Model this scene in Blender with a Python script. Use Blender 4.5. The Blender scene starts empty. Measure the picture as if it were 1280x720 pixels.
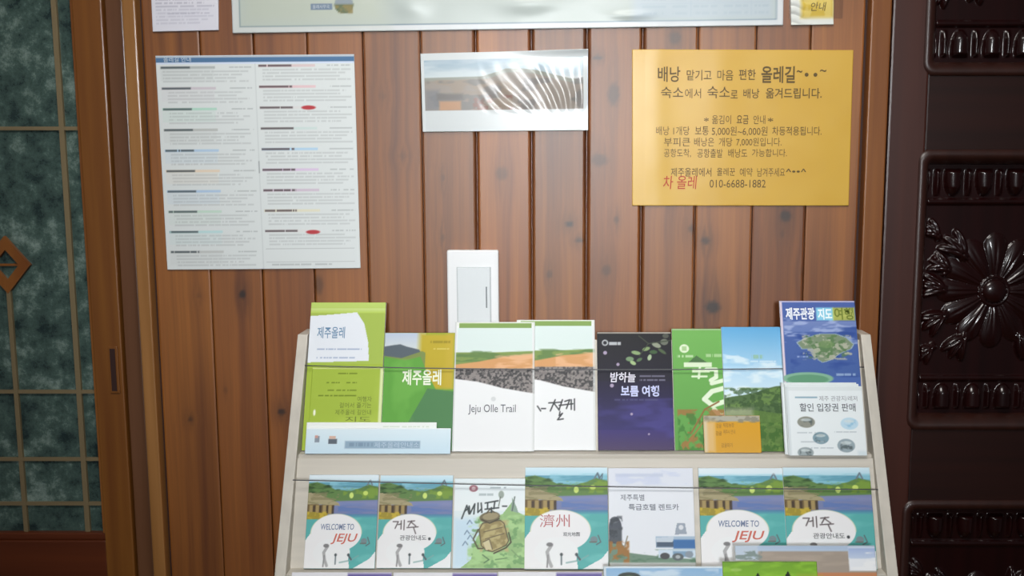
import bpy, bmesh, math, random
import numpy as np
from mathutils import Vector, Matrix
S = bpy.context.scene
COL = S.collection
# ------------------------------------------------------------ camera, light, exposure
F = 1150.0            # focal length in pixels of the 1280 wide frame
PPX, PPY = 700.0, 360.0
D = 1.26              # distance from camera to the plank wall (wall face is Y = 0)
H = 1.45              # camera height
PIT = math.radians(7.0)
cd = bpy.data.cameras.new('camera'); cam = bpy.data.objects.new('camera', cd); COL.objects.link(cam)
cam.location = (0, -D, H); cam.rotation_euler = (math.pi/2-PIT, 0, 0)
cd.sensor_fit = 'HORIZONTAL'; cd.sensor_width = 36.0; cd.lens = F/1280*36.0
cd.shift_x = (640-PPX)/1280; cd.shift_y = 0.0; cd.clip_start = 0.01
S.camera = cam
S.view_settings.view_transform = 'Standard'; S.view_settings.look = 'None'
S.view_settings.gamma = 1; S.view_settings.use_curve_mapping = False
S.view_settings.exposure = -0.28
w = bpy.data.worlds.new('world'); S.world = w; w.use_nodes = True
w.node_tree.nodes['Background'].inputs[0].default_value = (0.95, 0.96, 1.0, 1)
w.node_tree.nodes['Background'].inputs[1].default_value = 0.06

def area(name, loc, target, sx, sy, power, color):
    l = bpy.data.lights.new(name, 'AREA'); l.shape = 'RECTANGLE'; l.size = sx; l.size_y = sy
    l.energy = power; l.color = color
    o = bpy.data.objects.new(name, l); COL.objects.link(o); o.location = loc
    o.rotation_euler = (Vector(target)-Vector(loc)).to_track_quat('-Z', 'Y').to_euler()
    return o
area('window_light', (0.02, -3.6, H+0.45), (0.04, 0, H-0.13), 0.42, 0.42, 3.3, (0.95, 0.98, 1.0)).data.spread = math.radians(32)
area('ceiling_lamp', (-0.02, -1.0, H+0.95), (-0.02, 0, H-0.2), 0.6, 0.4, 18, (1.0, 0.97, 0.92))

# ------------------------------------------------------------ helpers
cp, sp = math.cos(PIT), math.sin(PIT)
def ray(px, py):
    a = (px-PPX)/F; b = -(py-PPY)/F
    return np.array([a, cp+b*sp, -sp+b*cp])
def at(px, py, Y=0.0):
    r = ray(px, py); t = (Y+D)/r[1]
    return np.array([0, -D, H])+r*t
def lin(c):
    c = np.asarray(c, dtype=float)/255.0
    return np.where(c <= 0.04045, c/12.92, ((c+0.055)/1.055)**2.4)
def hexc(s):
    return tuple(int(s[i:i+2], 16) for i in (0, 2, 4))
def cc(c): return np.array(hexc(c) if isinstance(c, str) else c, dtype=float)

def tag(o, label=None, cat=None, group=None, kind=None):
    if label: o['label'] = label
    if cat: o['category'] = cat
    if group: o['group'] = group
    if kind: o['kind'] = kind
    return o
def link(name, me, mat=None, parent=None):
    o = bpy.data.objects.new(name, me); COL.objects.link(o)
    if mat is not None:
        if isinstance(mat, (list, tuple)):
            for m in mat: me.materials.append(m)
        else: me.materials.append(mat)
    if parent: o.parent = parent
    return o
def empty(name, loc, rot=(0, 0, 0)):
    o = bpy.data.objects.new(name, None); COL.objects.link(o)
    o.location = loc; o.rotation_euler = rot; o.empty_display_size = 0.02
    return o

class MB:
    """collects shapes into ONE mesh"""
    def __init__(s): s.v = []; s.f = []
    def add(s, vs, fs):
        n = len(s.v); s.v += [tuple(map(float, p)) for p in vs]; s.f += [tuple(i+n for i in f) for f in fs]
    def box(s, x0, x1, y0, y1, z0, z1):
        s.add([(x0,y0,z0),(x1,y0,z0),(x1,y1,z0),(x0,y1,z0),(x0,y0,z1),(x1,y0,z1),(x1,y1,z1),(x0,y1,z1)],
              [(0,3,2,1),(4,5,6,7),(0,1,5,4),(1,2,6,5),(2,3,7,6),(3,0,4,7)])
    def prism_x(s, yz, x0, x1):
        n = len(yz)
        s.add([(x0,y,z) for y, z in yz]+[(x1,y,z) for y, z in yz],
              [tuple(range(n)), tuple(range(2*n-1, n-1, -1))]+[(i, i+n, (i+1) % n+n, (i+1) % n) for i in range(n)])
    def prism_z(s, xy, z0, z1):
        n = len(xy)
        s.add([(x,y,z0) for x, y in xy]+[(x,y,z1) for x, y in xy],
              [tuple(range(n)), tuple(range(2*n-1, n-1, -1))]+[(i, i+n, (i+1) % n+n, (i+1) % n) for i in range(n)])
    def prism_y(s, xz, y0, y1):
        n = len(xz)
        s.add([(x,y0,z) for x, z in xz]+[(x,y1,z) for x, z in xz],
              [tuple(range(n)), tuple(range(2*n-1, n-1, -1))]+[(i, i+n, (i+1) % n+n, (i+1) % n) for i in range(n)])
    def tube(s, pts, r, k=8):
        pts = [Vector(p) for p in pts]; n = len(pts); vs = []; fs = []
        for i, p in enumerate(pts):
            d = (pts[min(i+1, n-1)]-pts[max(i-1, 0)]).normalized()
            a = d.cross(Vector((0, 0, 1)))
            if a.length < 1e-4: a = Vector((1, 0, 0))
            a.normalize(); b = d.cross(a)
            vs += [p+a*r*math.cos(2*math.pi*j/k)+b*r*math.sin(2*math.pi*j/k) for j in range(k)]
        for i in range(n-1):
            fs += [(i*k+j, i*k+(j+1) % k, (i+1)*k+(j+1) % k, (i+1)*k+j) for j in range(k)]
        fs += [tuple(range(k-1, -1, -1)), tuple(range((n-1)*k, n*k))]
        s.add(vs, fs)
    def loft(s, rings, closed_end=False):
        k = len(rings[0]); vs = [p for r in rings for p in r]; fs = []
        for i in range(len(rings)-1):
            fs += [(i*k+j, i*k+(j+1) % k, (i+1)*k+(j+1) % k, (i+1)*k+j) for j in range(k)]
        s.add(vs, fs)
    def build(s, name, mat, parent=None, bevel=0, smooth=False):
        me = bpy.data.meshes.new(name); me.from_pydata(s.v, [], s.f); me.update()
        bm = bmesh.new(); bm.from_mesh(me); bmesh.ops.recalc_face_normals(bm, faces=bm.faces)
        if bevel:
            bmesh.ops.bevel(bm, geom=[e for e in bm.edges], offset=bevel, segments=2, affect='EDGES', profile=0.6, clamp_overlap=True)
        bm.to_mesh(me); bm.free()
        if smooth:
            for p in me.polygons: p.use_smooth = True
        return link(name, me, mat, parent)

# ---- materials
def new_mat(name):
    m = bpy.data.materials.new(name); m.use_nodes = True
    return m, m.node_tree, m.node_tree.nodes['Principled BSDF']
def plain(name, c, rough=0.5, metal=0.0, coat=0.0, spec=0.5, bump=0.0, bscale=300, var=0.06):
    m, t, b = new_mat(name)
    b.inputs['Roughness'].default_value = rough; b.inputs['Metallic'].default_value = metal
    b.inputs['Coat Weight'].default_value = coat; b.inputs['Specular IOR Level'].default_value = spec
    tc = t.nodes.new('ShaderNodeTexCoord'); n = t.nodes.new('ShaderNodeTexNoise'); n.inputs['Scale'].default_value = bscale
    t.links.new(tc.outputs['Object'], n.inputs['Vector'])
    r = t.nodes.new('ShaderNodeMix'); r.data_type = 'RGBA'
    l = lin(cc(c)); r.inputs[6].default_value = (*(l*(1-var)), 1); r.inputs[7].default_value = (*np.minimum(l*(1+var), 1), 1)
    t.links.new(n.outputs['Fac'], r.inputs[0]); t.links.new(r.outputs[2], b.inputs['Base Color'])
    if bump:
        bp = t.nodes.new('ShaderNodeBump'); bp.inputs['Strength'].default_value = bump; bp.inputs['Distance'].default_value = 0.001
        t.links.new(n.outputs['Fac'], bp.inputs['Height']); t.links.new(bp.outputs[0], b.inputs['Normal'])
    return m
def wood(name, c1, c2, rough=0.4, coat=0.2, scale=1.0, axis='Z', spec=0.5, coat_rough=0.2):
    m, t, b = new_mat(name)
    tc = t.nodes.new('ShaderNodeTexCoord'); mp = t.nodes.new('ShaderNodeMapping')
    sc = {'Z': (70, 70, 3), 'X': (3, 70, 70)}[axis]
    mp.inputs['Scale'].default_value = [x*scale for x in sc]
    t.links.new(tc.outputs['Object'], mp.inputs['Vector'])
    n = t.nodes.new('ShaderNodeTexNoise'); n.inputs['Scale'].default_value = 1.0; n.inputs['Detail'].default_value = 5
    t.links.new(mp.outputs[0], n.inputs['Vector'])
    n2 = t.nodes.new('ShaderNodeTexNoise'); n2.inputs['Scale'].default_value = 0.25; n2.inputs['Detail'].default_value = 2
    t.links.new(mp.outputs[0], n2.inputs['Vector'])
    ad = t.nodes.new('ShaderNodeMath'); ad.operation = 'ADD'
    t.links.new(n.outputs['Fac'], ad.inputs[0]); t.links.new(n2.outputs['Fac'], ad.inputs[1])
    rp = t.nodes.new('ShaderNodeValToRGB'); e = rp.color_ramp.elements
    hv = t.nodes.new('ShaderNodeMath'); hv.operation = 'MULTIPLY'; hv.inputs[1].default_value = 0.5
    t.links.new(ad.outputs[0], hv.inputs[0])
    e[0].position = 0.36; e[0].color = (*lin(cc(c1)), 1); e[1].position = 0.64; e[1].color = (*lin(cc(c2)), 1)
    t.links.new(hv.outputs[0], rp.inputs[0]); t.links.new(rp.outputs[0], b.inputs['Base Color'])
    b.inputs['Roughness'].default_value = rough; b.inputs['Coat Weight'].default_value = coat
    b.inputs['Coat Roughness'].default_value = coat_rough; b.inputs['Specular IOR Level'].default_value = spec
    bp = t.nodes.new('ShaderNodeBump'); bp.inputs['Strength'].default_value = 0.15; bp.inputs['Distance'].default_value = 0.001
    t.links.new(n.outputs['Fac'], bp.inputs['Height']); t.links.new(bp.outputs[0], b.inputs['Normal'])
    return m
def printed(name, rough=0.5, coat=0.0, crough=0.1, spec=0.4, wave=0.0, grain=0.0):
    """paper whose printed colours live in the mesh's colour attribute"""
    m, t, b = new_mat(name)
    a = t.nodes.new('ShaderNodeVertexColor'); a.layer_name = 'Col'
    b.inputs['Roughness'].default_value = rough; b.inputs['Coat Weight'].default_value = coat
    b.inputs['Coat Roughness'].default_value = crough; b.inputs['Specular IOR Level'].default_value = spec
    src = a.outputs['Color']
    if grain:
        tc = t.nodes.new('ShaderNodeTexCoord'); mp = t.nodes.new('ShaderNodeMapping'); mp.inputs['Scale'].default_value = (420, 420, 9)
        t.links.new(tc.outputs['Object'], mp.inputs['Vector'])
        n = t.nodes.new('ShaderNodeTexNoise'); n.inputs['Scale'].default_value = 1; n.inputs['Detail'].default_value = 4
        t.links.new(mp.outputs[0], n.inputs['Vector'])
        mr = t.nodes.new('ShaderNodeMapRange'); mr.inputs[1].default_value = 0.3; mr.inputs[2].default_value = 0.7
        mr.inputs[3].default_value = 1-grain; mr.inputs[4].default_value = 1+grain
        t.links.new(n.outputs['Fac'], mr.inputs[0])
        mx = t.nodes.new('ShaderNodeVectorMath'); mx.operation = 'SCALE'
        t.links.new(src, mx.inputs[0]); t.links.new(mr.outputs[0], mx.inputs['Scale']); src = mx.outputs[0]
    t.links.new(src, b.inputs['Base Color'])
    if wave:
        tc = t.nodes.new('ShaderNodeTexCoord'); n = t.nodes.new('ShaderNodeTexNoise'); n.inputs['Scale'].default_value = 9
        t.links.new(tc.outputs['Object'], n.inputs['Vector'])
        bp = t.nodes.new('ShaderNodeBump'); bp.inputs['Strength'].default_value = wave; bp.inputs['Distance'].default_value = 0.01
        t.links.new(n.outputs['Fac'], bp.inputs['Height']); t.links.new(bp.outputs[0], b.inputs['Coat Normal'])
    return m

M = dict(
    plank=printed('varnished_pine', rough=0.5, coat=1.0, crough=0.40, grain=0.09),
    trim=wood('trim_pine', '6e3c14', '885422', 0.42, 0.3),
    trim_dark=wood('trim_pine_dark', '56341c', '6a462e', 0.42, 0.3),
    door=wood('door_stile_wood', '683a12', '80501c', 0.42, 0.3),
    door_x=wood('door_rail_wood', '4c1f0a', '5e2a10', 0.42, 0.3, axis='X'),
    mahog=wood('dark_mahogany', '34160f', '401d14', 0.4, 0.4, coat_rough=0.3),
    mahog_x=wood('dark_mahogany_rail', '1c0805', '260d08', 0.5, 0.1, axis='X', coat_rough=0.35, spec=0.25),
    carve=wood('carved_mahogany', '150303', '1e0505', 0.35, 0.6, coat_rough=0.12, spec=0.2),
    mould=wood('dark_moulding', '270f09', '31150e', 0.42, 0.25, coat_rough=0.3),
    rack=wood('pale_veneer', 'bcb7ad', 'cac4b9', 0.5, 0.05, scale=1.4),
    rack_x=wood('pale_veneer_board', 'bcb7ad', 'c8c2b7', 0.5, 0.05, scale=1.4, axis='X'),
    wire=plain('grey_wire', '5c5e62', 0.5, 0.2),
    came=plain('brass_came', '8a7a5c', 0.45, 0.35),
    slot=plain('dark_recess', '2c1008', 0.7),
    plate=plain('white_plastic', 'e6e8ea', 0.35, var=0.01),
    rocker=plain('rocker_plastic', 'dde3e6', 0.3, var=0.01),
    pages=plain('page_edges', 'dfe0de', 0.7, var=0.08, bscale=800),
    cover=printed('coated_cover', rough=0.45, spec=0.22),
    matte=printed('plain_paper', rough=0.65, spec=0.25),
    lam=printed('laminated_paper', rough=0.4, coat=0.28, crough=0.28, wave=0.12),
    film=printed('loose_film_paper', rough=0.45, coat=0.42, crough=0.2, spec=0.25),
    floor=wood('floor_boards', '6b5138', '7d6346', 0.4, 0.1, scale=0.3, axis='X'),
)
def ink(c, rough=0.55):
    k = 'ink_'+(c if isinstance(c, str) else '%02x%02x%02x' % tuple(c))
    if k not in M: M[k] = plain(k, c, rough, var=0.05)
    return M[k]
def clear_film():
    m, t, b = new_mat('clear_film')
    tr = t.nodes.new('ShaderNodeBsdfTransparent'); gl = t.nodes.new('ShaderNodeBsdfGlossy'); gl.inputs['Roughness'].default_value = 0.15
    mx = t.nodes.new('ShaderNodeMixShader'); mx.inputs[0].default_value = 0.12
    t.links.new(tr.outputs[0], mx.inputs[1]); t.links.new(gl.outputs[0], mx.inputs[2])
    t.links.new(mx.outputs[0], t.nodes['Material Output'].inputs['Surface'])
    return m
M['clear'] = clear_film()

# ---- value noise
def vnoise(x, y, seed=0):
    def h(i, j):
        n = np.sin(i*127.1+j*311.7+seed*74.7)*43758.5453
        return n-np.floor(n)
    xi, yi = np.floor(x), np.floor(y); fx, fy = x-xi, y-yi
    fx = fx*fx*(3-2*fx); fy = fy*fy*(3-2*fy)
    return (h(xi, yi)*(1-fx)+h(xi+1, yi)*fx)*(1-fy)+(h(xi, yi+1)*(1-fx)+h(xi+1, yi+1)*fx)*fy
def fbm(x, y, seed=0, o=3):
    s = 0; a = 0.5; t = 0
    for k in range(o):
        s = s+a*vnoise(x*2**k, y*2**k, seed+k*3.1); t += a; a *= 0.5
    return s/t

class Art:
    """a printed face, drawn in the coordinates of its own rectangle"""
    def __init__(s, x0, y0, x1, y1, bg, step=0.75):
        s.b = (x0, y0, x1, y1)
        s.nx = max(2, int(round((x1-x0)/step))+1); s.ny = max(2, int(round((y1-y0)/step))+1)
        s.X, s.Y = np.meshgrid(np.linspace(x0, x1, s.nx), np.linspace(y0, y1, s.ny))
        s.c = np.ones((s.ny, s.nx, 3))*cc(bg)
        s.texts = []; s.film = None; s.dent = None
    def put(s, m, col, a=1.0):
        m = np.clip(m, 0, 1)[..., None]*a
        col = col if isinstance(col, np.ndarray) and col.ndim == 3 else cc(col)
        s.c = s.c*(1-m)+col*m; return s
    def edge(s, d, soft=0.6): return np.clip(0.5-d/soft, 0, 1)
    def rect(s, x0, y0, x1, y1, col, a=1.0, soft=0.6):
        d = np.maximum(np.maximum(x0-s.X, s.X-x1), np.maximum(y0-s.Y, s.Y-y1)); return s.put(s.edge(d, soft), col, a)
    def grad(s, x0, y0, x1, y1, c0, c1, a=1.0):
        d = np.maximum(np.maximum(x0-s.X, s.X-x1), np.maximum(y0-s.Y, s.Y-y1))
        t = np.clip((s.Y-y0)/(y1-y0), 0, 1)[..., None]
        return s.put(s.edge(d), cc(c0)*(1-t)+cc(c1)*t, a)
    def ell(s, cx, cy, rx, ry, col, a=1.0, rot=0, soft=0.8):
        c, q = math.cos(rot), math.sin(rot); X = s.X-cx; Y = s.Y-cy
        u = (X*c+Y*q)/rx; v = (-X*q+Y*c)/ry
        return s.put(s.edge((np.sqrt(u*u+v*v)-1)*min(rx, ry), soft), col, a)
    def mask(s, pts):
        m = np.zeros(s.X.shape, bool); n = len(pts)
        for i in range(n):
            (ax, ay), (bx, by) = pts[i], pts[(i+1) % n]
            if ay == by: continue
            c = ((ay > s.Y) != (by > s.Y)) & (s.X < (bx-ax)*(s.Y-ay)/(by-ay)+ax); m ^= c
        return m.astype(float)
    def poly(s, pts, col, a=1.0, n=None):
        m = s.mask(pts)
        if n is not None: m = m*n
        return s.put(m, col, a)
    def line(s, pts, wd, col, a=1.0):
        d = np.full(s.X.shape, 1e9)
        for (ax, ay), (bx, by) in zip(pts[:-1], pts[1:]):
            vx, vy = bx-ax, by-ay; L = vx*vx+vy*vy+1e-9
            t = np.clip(((s.X-ax)*vx+(s.Y-ay)*vy)/L, 0, 1)
            d = np.minimum(d, np.hypot(s.X-ax-t*vx, s.Y-ay-t*vy))
        return s.put(s.edge(d-wd/2, 0.8), col, a)
    def blot(s, region, sx, sy, col, lo=0.5, hi=0.62, a=1.0, seed=0):
        x0, y0, x1, y1 = region
        d = np.maximum(np.maximum(x0-s.X, s.X-x1), np.maximum(y0-s.Y, s.Y-y1))
        n = fbm(s.X/sx, s.Y/sy, seed); return s.put(s.edge(d, 2)*np.clip((n-lo)/(hi-lo), 0, 1), col, a)
    def below(s, f, col, a=1.0, x0=-1e9, x1=1e9, soft=1.2):
        """everything under a ridge line y = f(x)"""
        xs = [p[0] for p in f]; ys = [p[1] for p in f]
        return s.put(s.edge(np.interp(s.X, xs, ys)-s.Y, soft)*((s.X >= x0) & (s.X <= x1)), col, a)
    def dashes(s, x0, x1, y, h, col, a=0.6, seed=0, fill=0.72):
        n = (vnoise(s.X/1.5, np.full_like(s.X, y*7.3), seed+5) < fill)
        d = np.maximum(np.maximum(x0-s.X, s.X-x1), np.abs(s.Y-y)-h/2)
        return s.put(s.edge(d, 0.9)*n, col, a)
    def text(s, body, x0, y0, x1, y1, col, bold=0.0, shear=0.0, rot=0.0):
        s.texts.append((body, x0, y0, x1, y1, col, bold, shear, rot)); return s

def text_polys(body, bold=0.0, shear=0.0):
    cu = bpy.data.curves.new('type', 'FONT'); cu.body = body; cu.resolution_u = 3; cu.offset = bold; cu.shear = shear
    o = bpy.data.objects.new('type', cu); COL.objects.link(o)
    dg = bpy.context.evaluated_depsgraph_get(); dg.update()
    ev = o.evaluated_get(dg); me = ev.to_mesh()
    v = np.array([p.co[:2] for p in me.vertices]) if len(me.vertices) else np.zeros((0, 2)); f = [tuple(p.vertices) for p in me.polygons]
    ev.to_mesh_clear(); bpy.data.objects.remove(o); bpy.data.curves.remove(cu)
    return v, f

def lettering(art, place, parent, lift=0.0004):
    """the words of a printed face: one mesh per ink colour"""
    groups = {}
    for body, x0, y0, x1, y1, col, bold, shear, rot in art.texts:
        v, f = text_polys(body, bold, shear)
        if not len(v): continue
        mn, mx = v.min(0), v.max(0); u = (v-mn)/np.maximum(mx-mn, 1e-6)
        px = x0+u[:, 0]*(x1-x0); py = y1-u[:, 1]*(y1-y0)
        if rot:
            cx, cy = (x0+x1)/2, (y0+y1)/2; c, q = math.cos(rot), math.sin(rot)
            px, py = cx+(px-cx)*c-(py-cy)*q, cy+(px-cx)*q+(py-cy)*c
        L = lift
        if art.dent is not None:
            ax0, ay0, ax1, ay1 = art.b
            fi = np.clip((px-ax0)/(ax1-ax0)*(art.nx-1), 0, art.nx-1.001); fj = np.clip((py-ay0)/(ay1-ay0)*(art.ny-1), 0, art.ny-1.001)
            i0, j0 = fi.astype(int), fj.astype(int); L = lift+np.maximum.reduce([art.dent[j0, i0], art.dent[j0+1, i0], art.dent[j0, i0+1], art.dent[j0+1, i0+1]])
        groups.setdefault((col, round((y0+y1)/16)), MB()).add(np.asarray(place(px, py, L)), f)
    for (col, _), mb in groups.items():
        me = bpy.data.meshes.new('lettering'); me.from_pydata(mb.v, [], mb.f); me.update()
        link('lettering', me, ink(col), parent)

def sheet_mesh(name, art, place, thick, smooth=True):
    """front grid carrying the print, closed by its edges and back"""
    ny, nx = art.ny, art.nx
    dent = art.dent if art.dent is not None else np.zeros((ny, nx))
    P = place(art.X.ravel(), art.Y.ravel(), dent.ravel())
    B = [place(art.X[j, i], art.Y[j, i], -thick) for j, i in ((0, 0), (0, nx-1), (ny-1, nx-1), (ny-1, 0))]
    V = np.vstack([P]+[np.reshape(b, (1, 3)) for b in B]); nb = ny*nx
    idx = np.arange(ny*nx).reshape(ny, nx)
    Q = np.stack([idx[1:, :-1], idx[1:, 1:], idx[:-1, 1:], idx[:-1, :-1]], -1).reshape(-1, 4)
    F_ = [list(map(int, q)) for q in Q]
    F_ += [[*map(int, idx[0, :]), nb+1, nb], [*map(int, idx[:, -1]), nb+2, nb+1],
           [*map(int, idx[-1, ::-1]), nb+3, nb+2], [*map(int, idx[::-1, 0]), nb, nb+3], [nb, nb+1, nb+2, nb+3]]
    me = bpy.data.meshes.new(name); me.from_pydata(V.tolist(), [], F_); me.update()
    ca = me.color_attributes.new('Col', 'FLOAT_COLOR', 'POINT')
    col = np.ones((len(V), 4)); col[:nb, :3] = lin(np.clip(art.c, 0, 255)).reshape(-1, 3)
    e = lin(np.array([225, 226, 224.])); col[nb:, :3] = e
    ca.data.foreach_set('color', col.ravel())
    if smooth:
        sm = np.ones(len(F_), bool); sm[-5:] = False; me.polygons.foreach_set('use_smooth', sm)
    return me

# ------------------------------------------------------------ the setting
def gx(px, py=45): return float(at(px, py)[0])
ZT, ZF = 2.35, 0.0
# plank wall: vertical boards with V grooves, knots and grain
GROOVES = [-140] + [gx(p)*1000 for p in ()]
edges = [gx(178), gx(249), gx(316), gx(383), gx(453), gx(525), gx(594), gx(664), gx(734), gx(804), gx(873), gx(946), gx(1014), gx(1081)]
GW = [0.8, 0.8, 1.0, 0.9, 1.2, 1.0, 2.6, 2.8, 3.4, 3.0, 1.4, 1.0, 1.2, 0.8]   # half widths of grooves in mm
xs = []; ys = []; pid = []
for i in range(len(edges)-1):
    a = edges[i]+GW[i]/1000; b = edges[i+1]-GW[i+1]/1000
    inner = np.linspace(a+0.002, b-0.002, 36)
    for x, y in [(edges[i]-GW[i]*0.12/1000 if i else edges[i], 0.005), (edges[i]+GW[i]*0.12/1000, 0.005), (a, 0.0007)]+[(x, 0.0) for x in inner]+[(b, 0.0007)]:
        xs.append(x); ys.append(y); pid.append(i)
xs.append(edges[-1]); ys.append(0.005); pid.append(len(edges)-2)
xs = np.array(xs); ys = np.array(ys); pid = np.array(pid)
zs = np.concatenate([[0.0, 0.4, 0.7], np.arange(0.86, 1.80, 0.0035), [1.9, 2.1, ZT]])
XX, ZZ = np.meshgrid(xs, zs); PI_ = np.broadcast_to(pid, XX.shape)
rng = np.random.RandomState(4)
tone = 1+rng.uniform(-0.10, 0.10, 20); hue = rng.uniform(-1, 1, 20); ph = rng.uniform(0, 50, 20)
tone[0] = 1.0
wob = fbm(XX*14+ph[PI_], ZZ*3.0, 7)*0.018
gx_ = XX+wob
# knots: pixel x, pixel y, radius mm x, radius mm z, darkness
KN = [(303, 368, 5, 7, .95), (352, 515, 6, 5, .9), (238, 524, 4, 3, .7), (282, 488, 3, 5, .35), (248, 370, 3, 4, .35),
      (627, 217, 9, 10, .55), (554, 222, 3, 5, .4), (554, 297, 3, 5, .4), (504, 195, 8, 4, .2), (767, 118, 8, 16, .75), (747, 72, 7, 3, .85),
      (749, 200, 12, 9, .65), (712, 280, 6, 4, .9), (724, 300, 6, 3, .8), (687, 343, 4, 6, .6), (770, 275, 4, 5, .6), (758, 338, 7, 8, .6),
      (844, 47, 8, 10, .75), (868, 286, 9, 6, .65), (882, 301, 6, 5, .85), (891, 384, 11, 10, .95), (982, 270, 8, 9, .9), (978, 292, 3, 6, .5),
      (398, 356, 7, 14, .6), (660, 110, 6, 8, .4), (1003, 340, 5, 7, .3), (478, 120, 5, 6, .25)]
dark = np.zeros(XX.shape); warp = np.zeros(XX.shape)
for (kx, ky, rx, rz, k) in KN:
    p = at(kx, ky); ex = (XX-p[0])*1000/(rx*1.2); ez = (ZZ-p[2])*1000/(rz*1.15)
    pk = int(np.searchsorted(edges, p[0])-1)
    same = np.where(PI_ == pk, 1.0, 0.25)
    r = np.sqrt(ex*ex+ez*ez)*(0.8+0.4*fbm(XX*300, ZZ*300, kx))
    dark = np.maximum(dark, same*k*np.clip(1.75-1.4*r, 0, 1))
    halo = np.exp(-(ex/2.1)**2-(ez/3.8)**2)
    dark = np.maximum(dark, same*k*0.38*halo)
    warp += same*0.007*np.sign(ex)*np.exp(-(np.abs(ex)/2.4)-(ez/3.0)**2)
g1 = fbm((gx_-warp)*120+ph[PI_], ZZ*1.6, 2, 3)          # broad growth bands
g2 = fbm((gx_-warp)*420+ph[PI_], ZZ*3.2, 9, 2)          # fine grain
g3 = fbm(XX*9+ph[PI_]*3, ZZ*4.0, 21, 2)                 # large blotches
base1, base2 = lin(cc('5e300b')), lin(cc('985c20'))
t = np.clip(0.5+0.85*(g1-0.5)+0.3*(g2-0.5)+0.8*(g3-0.5), 0, 1)[..., None]
colr = base1*(1-t)+base2*t
red = lin(cc('743812')); colr = colr*(1-0.22*(hue[PI_] > 0.2)[..., None])+red*0.22*(hue[PI_] > 0.2)[..., None]
colr *= tone[PI_][..., None]
kd = lin(cc('1a0b06')); dk = np.clip(dark, 0, 1)[..., None]; colr = colr*(1-dk)+kd*dk
gr = (np.array(ys) > 0.003)[None, :, None]*np.ones(XX.shape)[..., None]
colr = colr*(1-gr*0.8)+lin(cc('44200f'))*gr*0.8         # darker brown in the joints
nz, nxx = XX.shape; idx = np.arange(nz*nxx).reshape(nz, nxx)
YY = np.broadcast_to(ys, XX.shape)
V = np.stack([XX, YY, ZZ], -1).reshape(-1, 3)
Q = np.stack([idx[:-1, :-1], idx[:-1, 1:], idx[1:, 1:], idx[1:, :-1]], -1).reshape(-1, 4).tolist()
nb = len(V); V = np.vstack([V, [[edges[0], .03, 0], [edges[-1], .03, 0], [edges[-1], .03, ZT], [edges[0], .03, ZT]]])
Q += [[nb+1, nb, nb+3, nb+2]]
Q += [[*map(int, idx[-1, :]), nb+2, nb+3], [*map(int, idx[0, ::-1]), nb, nb+1], [*map(int, idx[::-1, -1]), nb+1, nb+2][::1], [*map(int, idx[:, 0]), nb+3, nb]]
me = bpy.data.meshes.new('wall_back'); me.from_pydata(V.tolist(), [], Q); me.update()
ca = me.color_attributes.new('Col', 'FLOAT_COLOR', 'POINT')
cl = np.ones((len(V), 4)); cl[:nb, :3] = colr.reshape(-1, 3); cl[nb:, :3] = base1; ca.data.foreach_set('color', cl.ravel())
tag(link('wall_back', me, M['plank']), 'varnished pine plank wall with knots behind the pamphlet rack', 'wall', kind='structure')

fl = MB(); fl.box(-2.2, 2.2, -4.2, 0.02, -0.05, 0.0)
tag(fl.build('floor', M['floor']), 'brown board floor below the rack', 'floor', kind='structure')

# left: trims of the sliding door's frame (steps of different depth)
def strip(name, xa, xb, y0, mat, label, y1=0.05, bev=0.002, z0=0.0, z1=ZT):
    m = MB(); m.box(xa, xb, y0, y1, z0, z1)
    return tag(m.build(name, mat, bevel=bev), label, 'trim', kind='structure')
strip('trim_1', gx(159), gx(175.5), -0.012, wood('trim_pine_highlight', '845828', 'a0703e', 0.42, 0.4), 'narrow pine trim strip with painted highlight, left of the plank wall')  # paler copy of the trim pine, the band's highlight is in its colour
strip('trim_2', gx(175.5), gx(178), 0.004, M['slot'], 'dark joint between the trim and the planks', bev=0)
strip('trim_3', gx(153), gx(159), 0.012, M['slot'], 'dark channel beside the sliding glass door', bev=0)
strip('trim_4', gx(1084), gx(1109), -0.014, M['trim'], 'light pine trim strip right of the plank wall')
strip('trim_5', gx(1081), gx(1084), 0.004, M['slot'], 'dark joint right of the last plank', bev=0)
strip('trim_6', gx(1109), gx(1113), 0.004, M['slot'], 'dark joint beside the carved door', bev=0)

# sliding glass door
gl0 = gx(-420); glz = float(at(60, 668)[2])
door = tag(empty('door_1', (gx(60), 0, 0)), 'brown wooden sliding door with patterned glass and thin brass lattice', 'door', kind='structure')
def dpart(mb, name, mat, **k):
    o = mb.build(name, mat, None, **k); o.parent = door; o.matrix_parent_inverse = Matrix.Translation(door.location).inverted(); return o
m = MB(); m.box(gx(91.5), gx(129), 0.0, 0.034, 0.0, 2.05)
st = dpart(m, 'stile', M['door'], bevel=0.002)
m = MB(); m.box(gx(130.5), gx(152), 0.006, 0.034, 0.0, 2.05); dpart(m, 'stile', M['trim_dark'], bevel=0.0015)
m = MB(); m.box(gx(129), gx(130.5), 0.012, 0.034, 0.0, 2.05); dpart(m, 'stile', M['slot'])
m = MB(); m.box(gl0-0.05, gl0, 0.0, 0.034, 0.0, 2.05); dpart(m, 'stile', M['door'], bevel=0.002)
m = MB(); m.box(gl0, gx(91.5), 0.001, 0.034, glz-0.16, glz-0.010); m.box(gl0, gx(91.5), 0.005, 0.03, glz-0.010, glz)
dpart(m, 'bottom_rail', M['door_x'], bevel=0.0015)
m = MB(); m.box(gl0, gx(91.5), 0.004, 0.03, 0.0, glz-0.16); dpart(m, 'kick_panel', M['door_x'])
m = MB(); m.box(gl0, gx(91.5), 0.001, 0.034, 1.95, 2.05); dpart(m, 'top_rail', M['door_x'])
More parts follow.
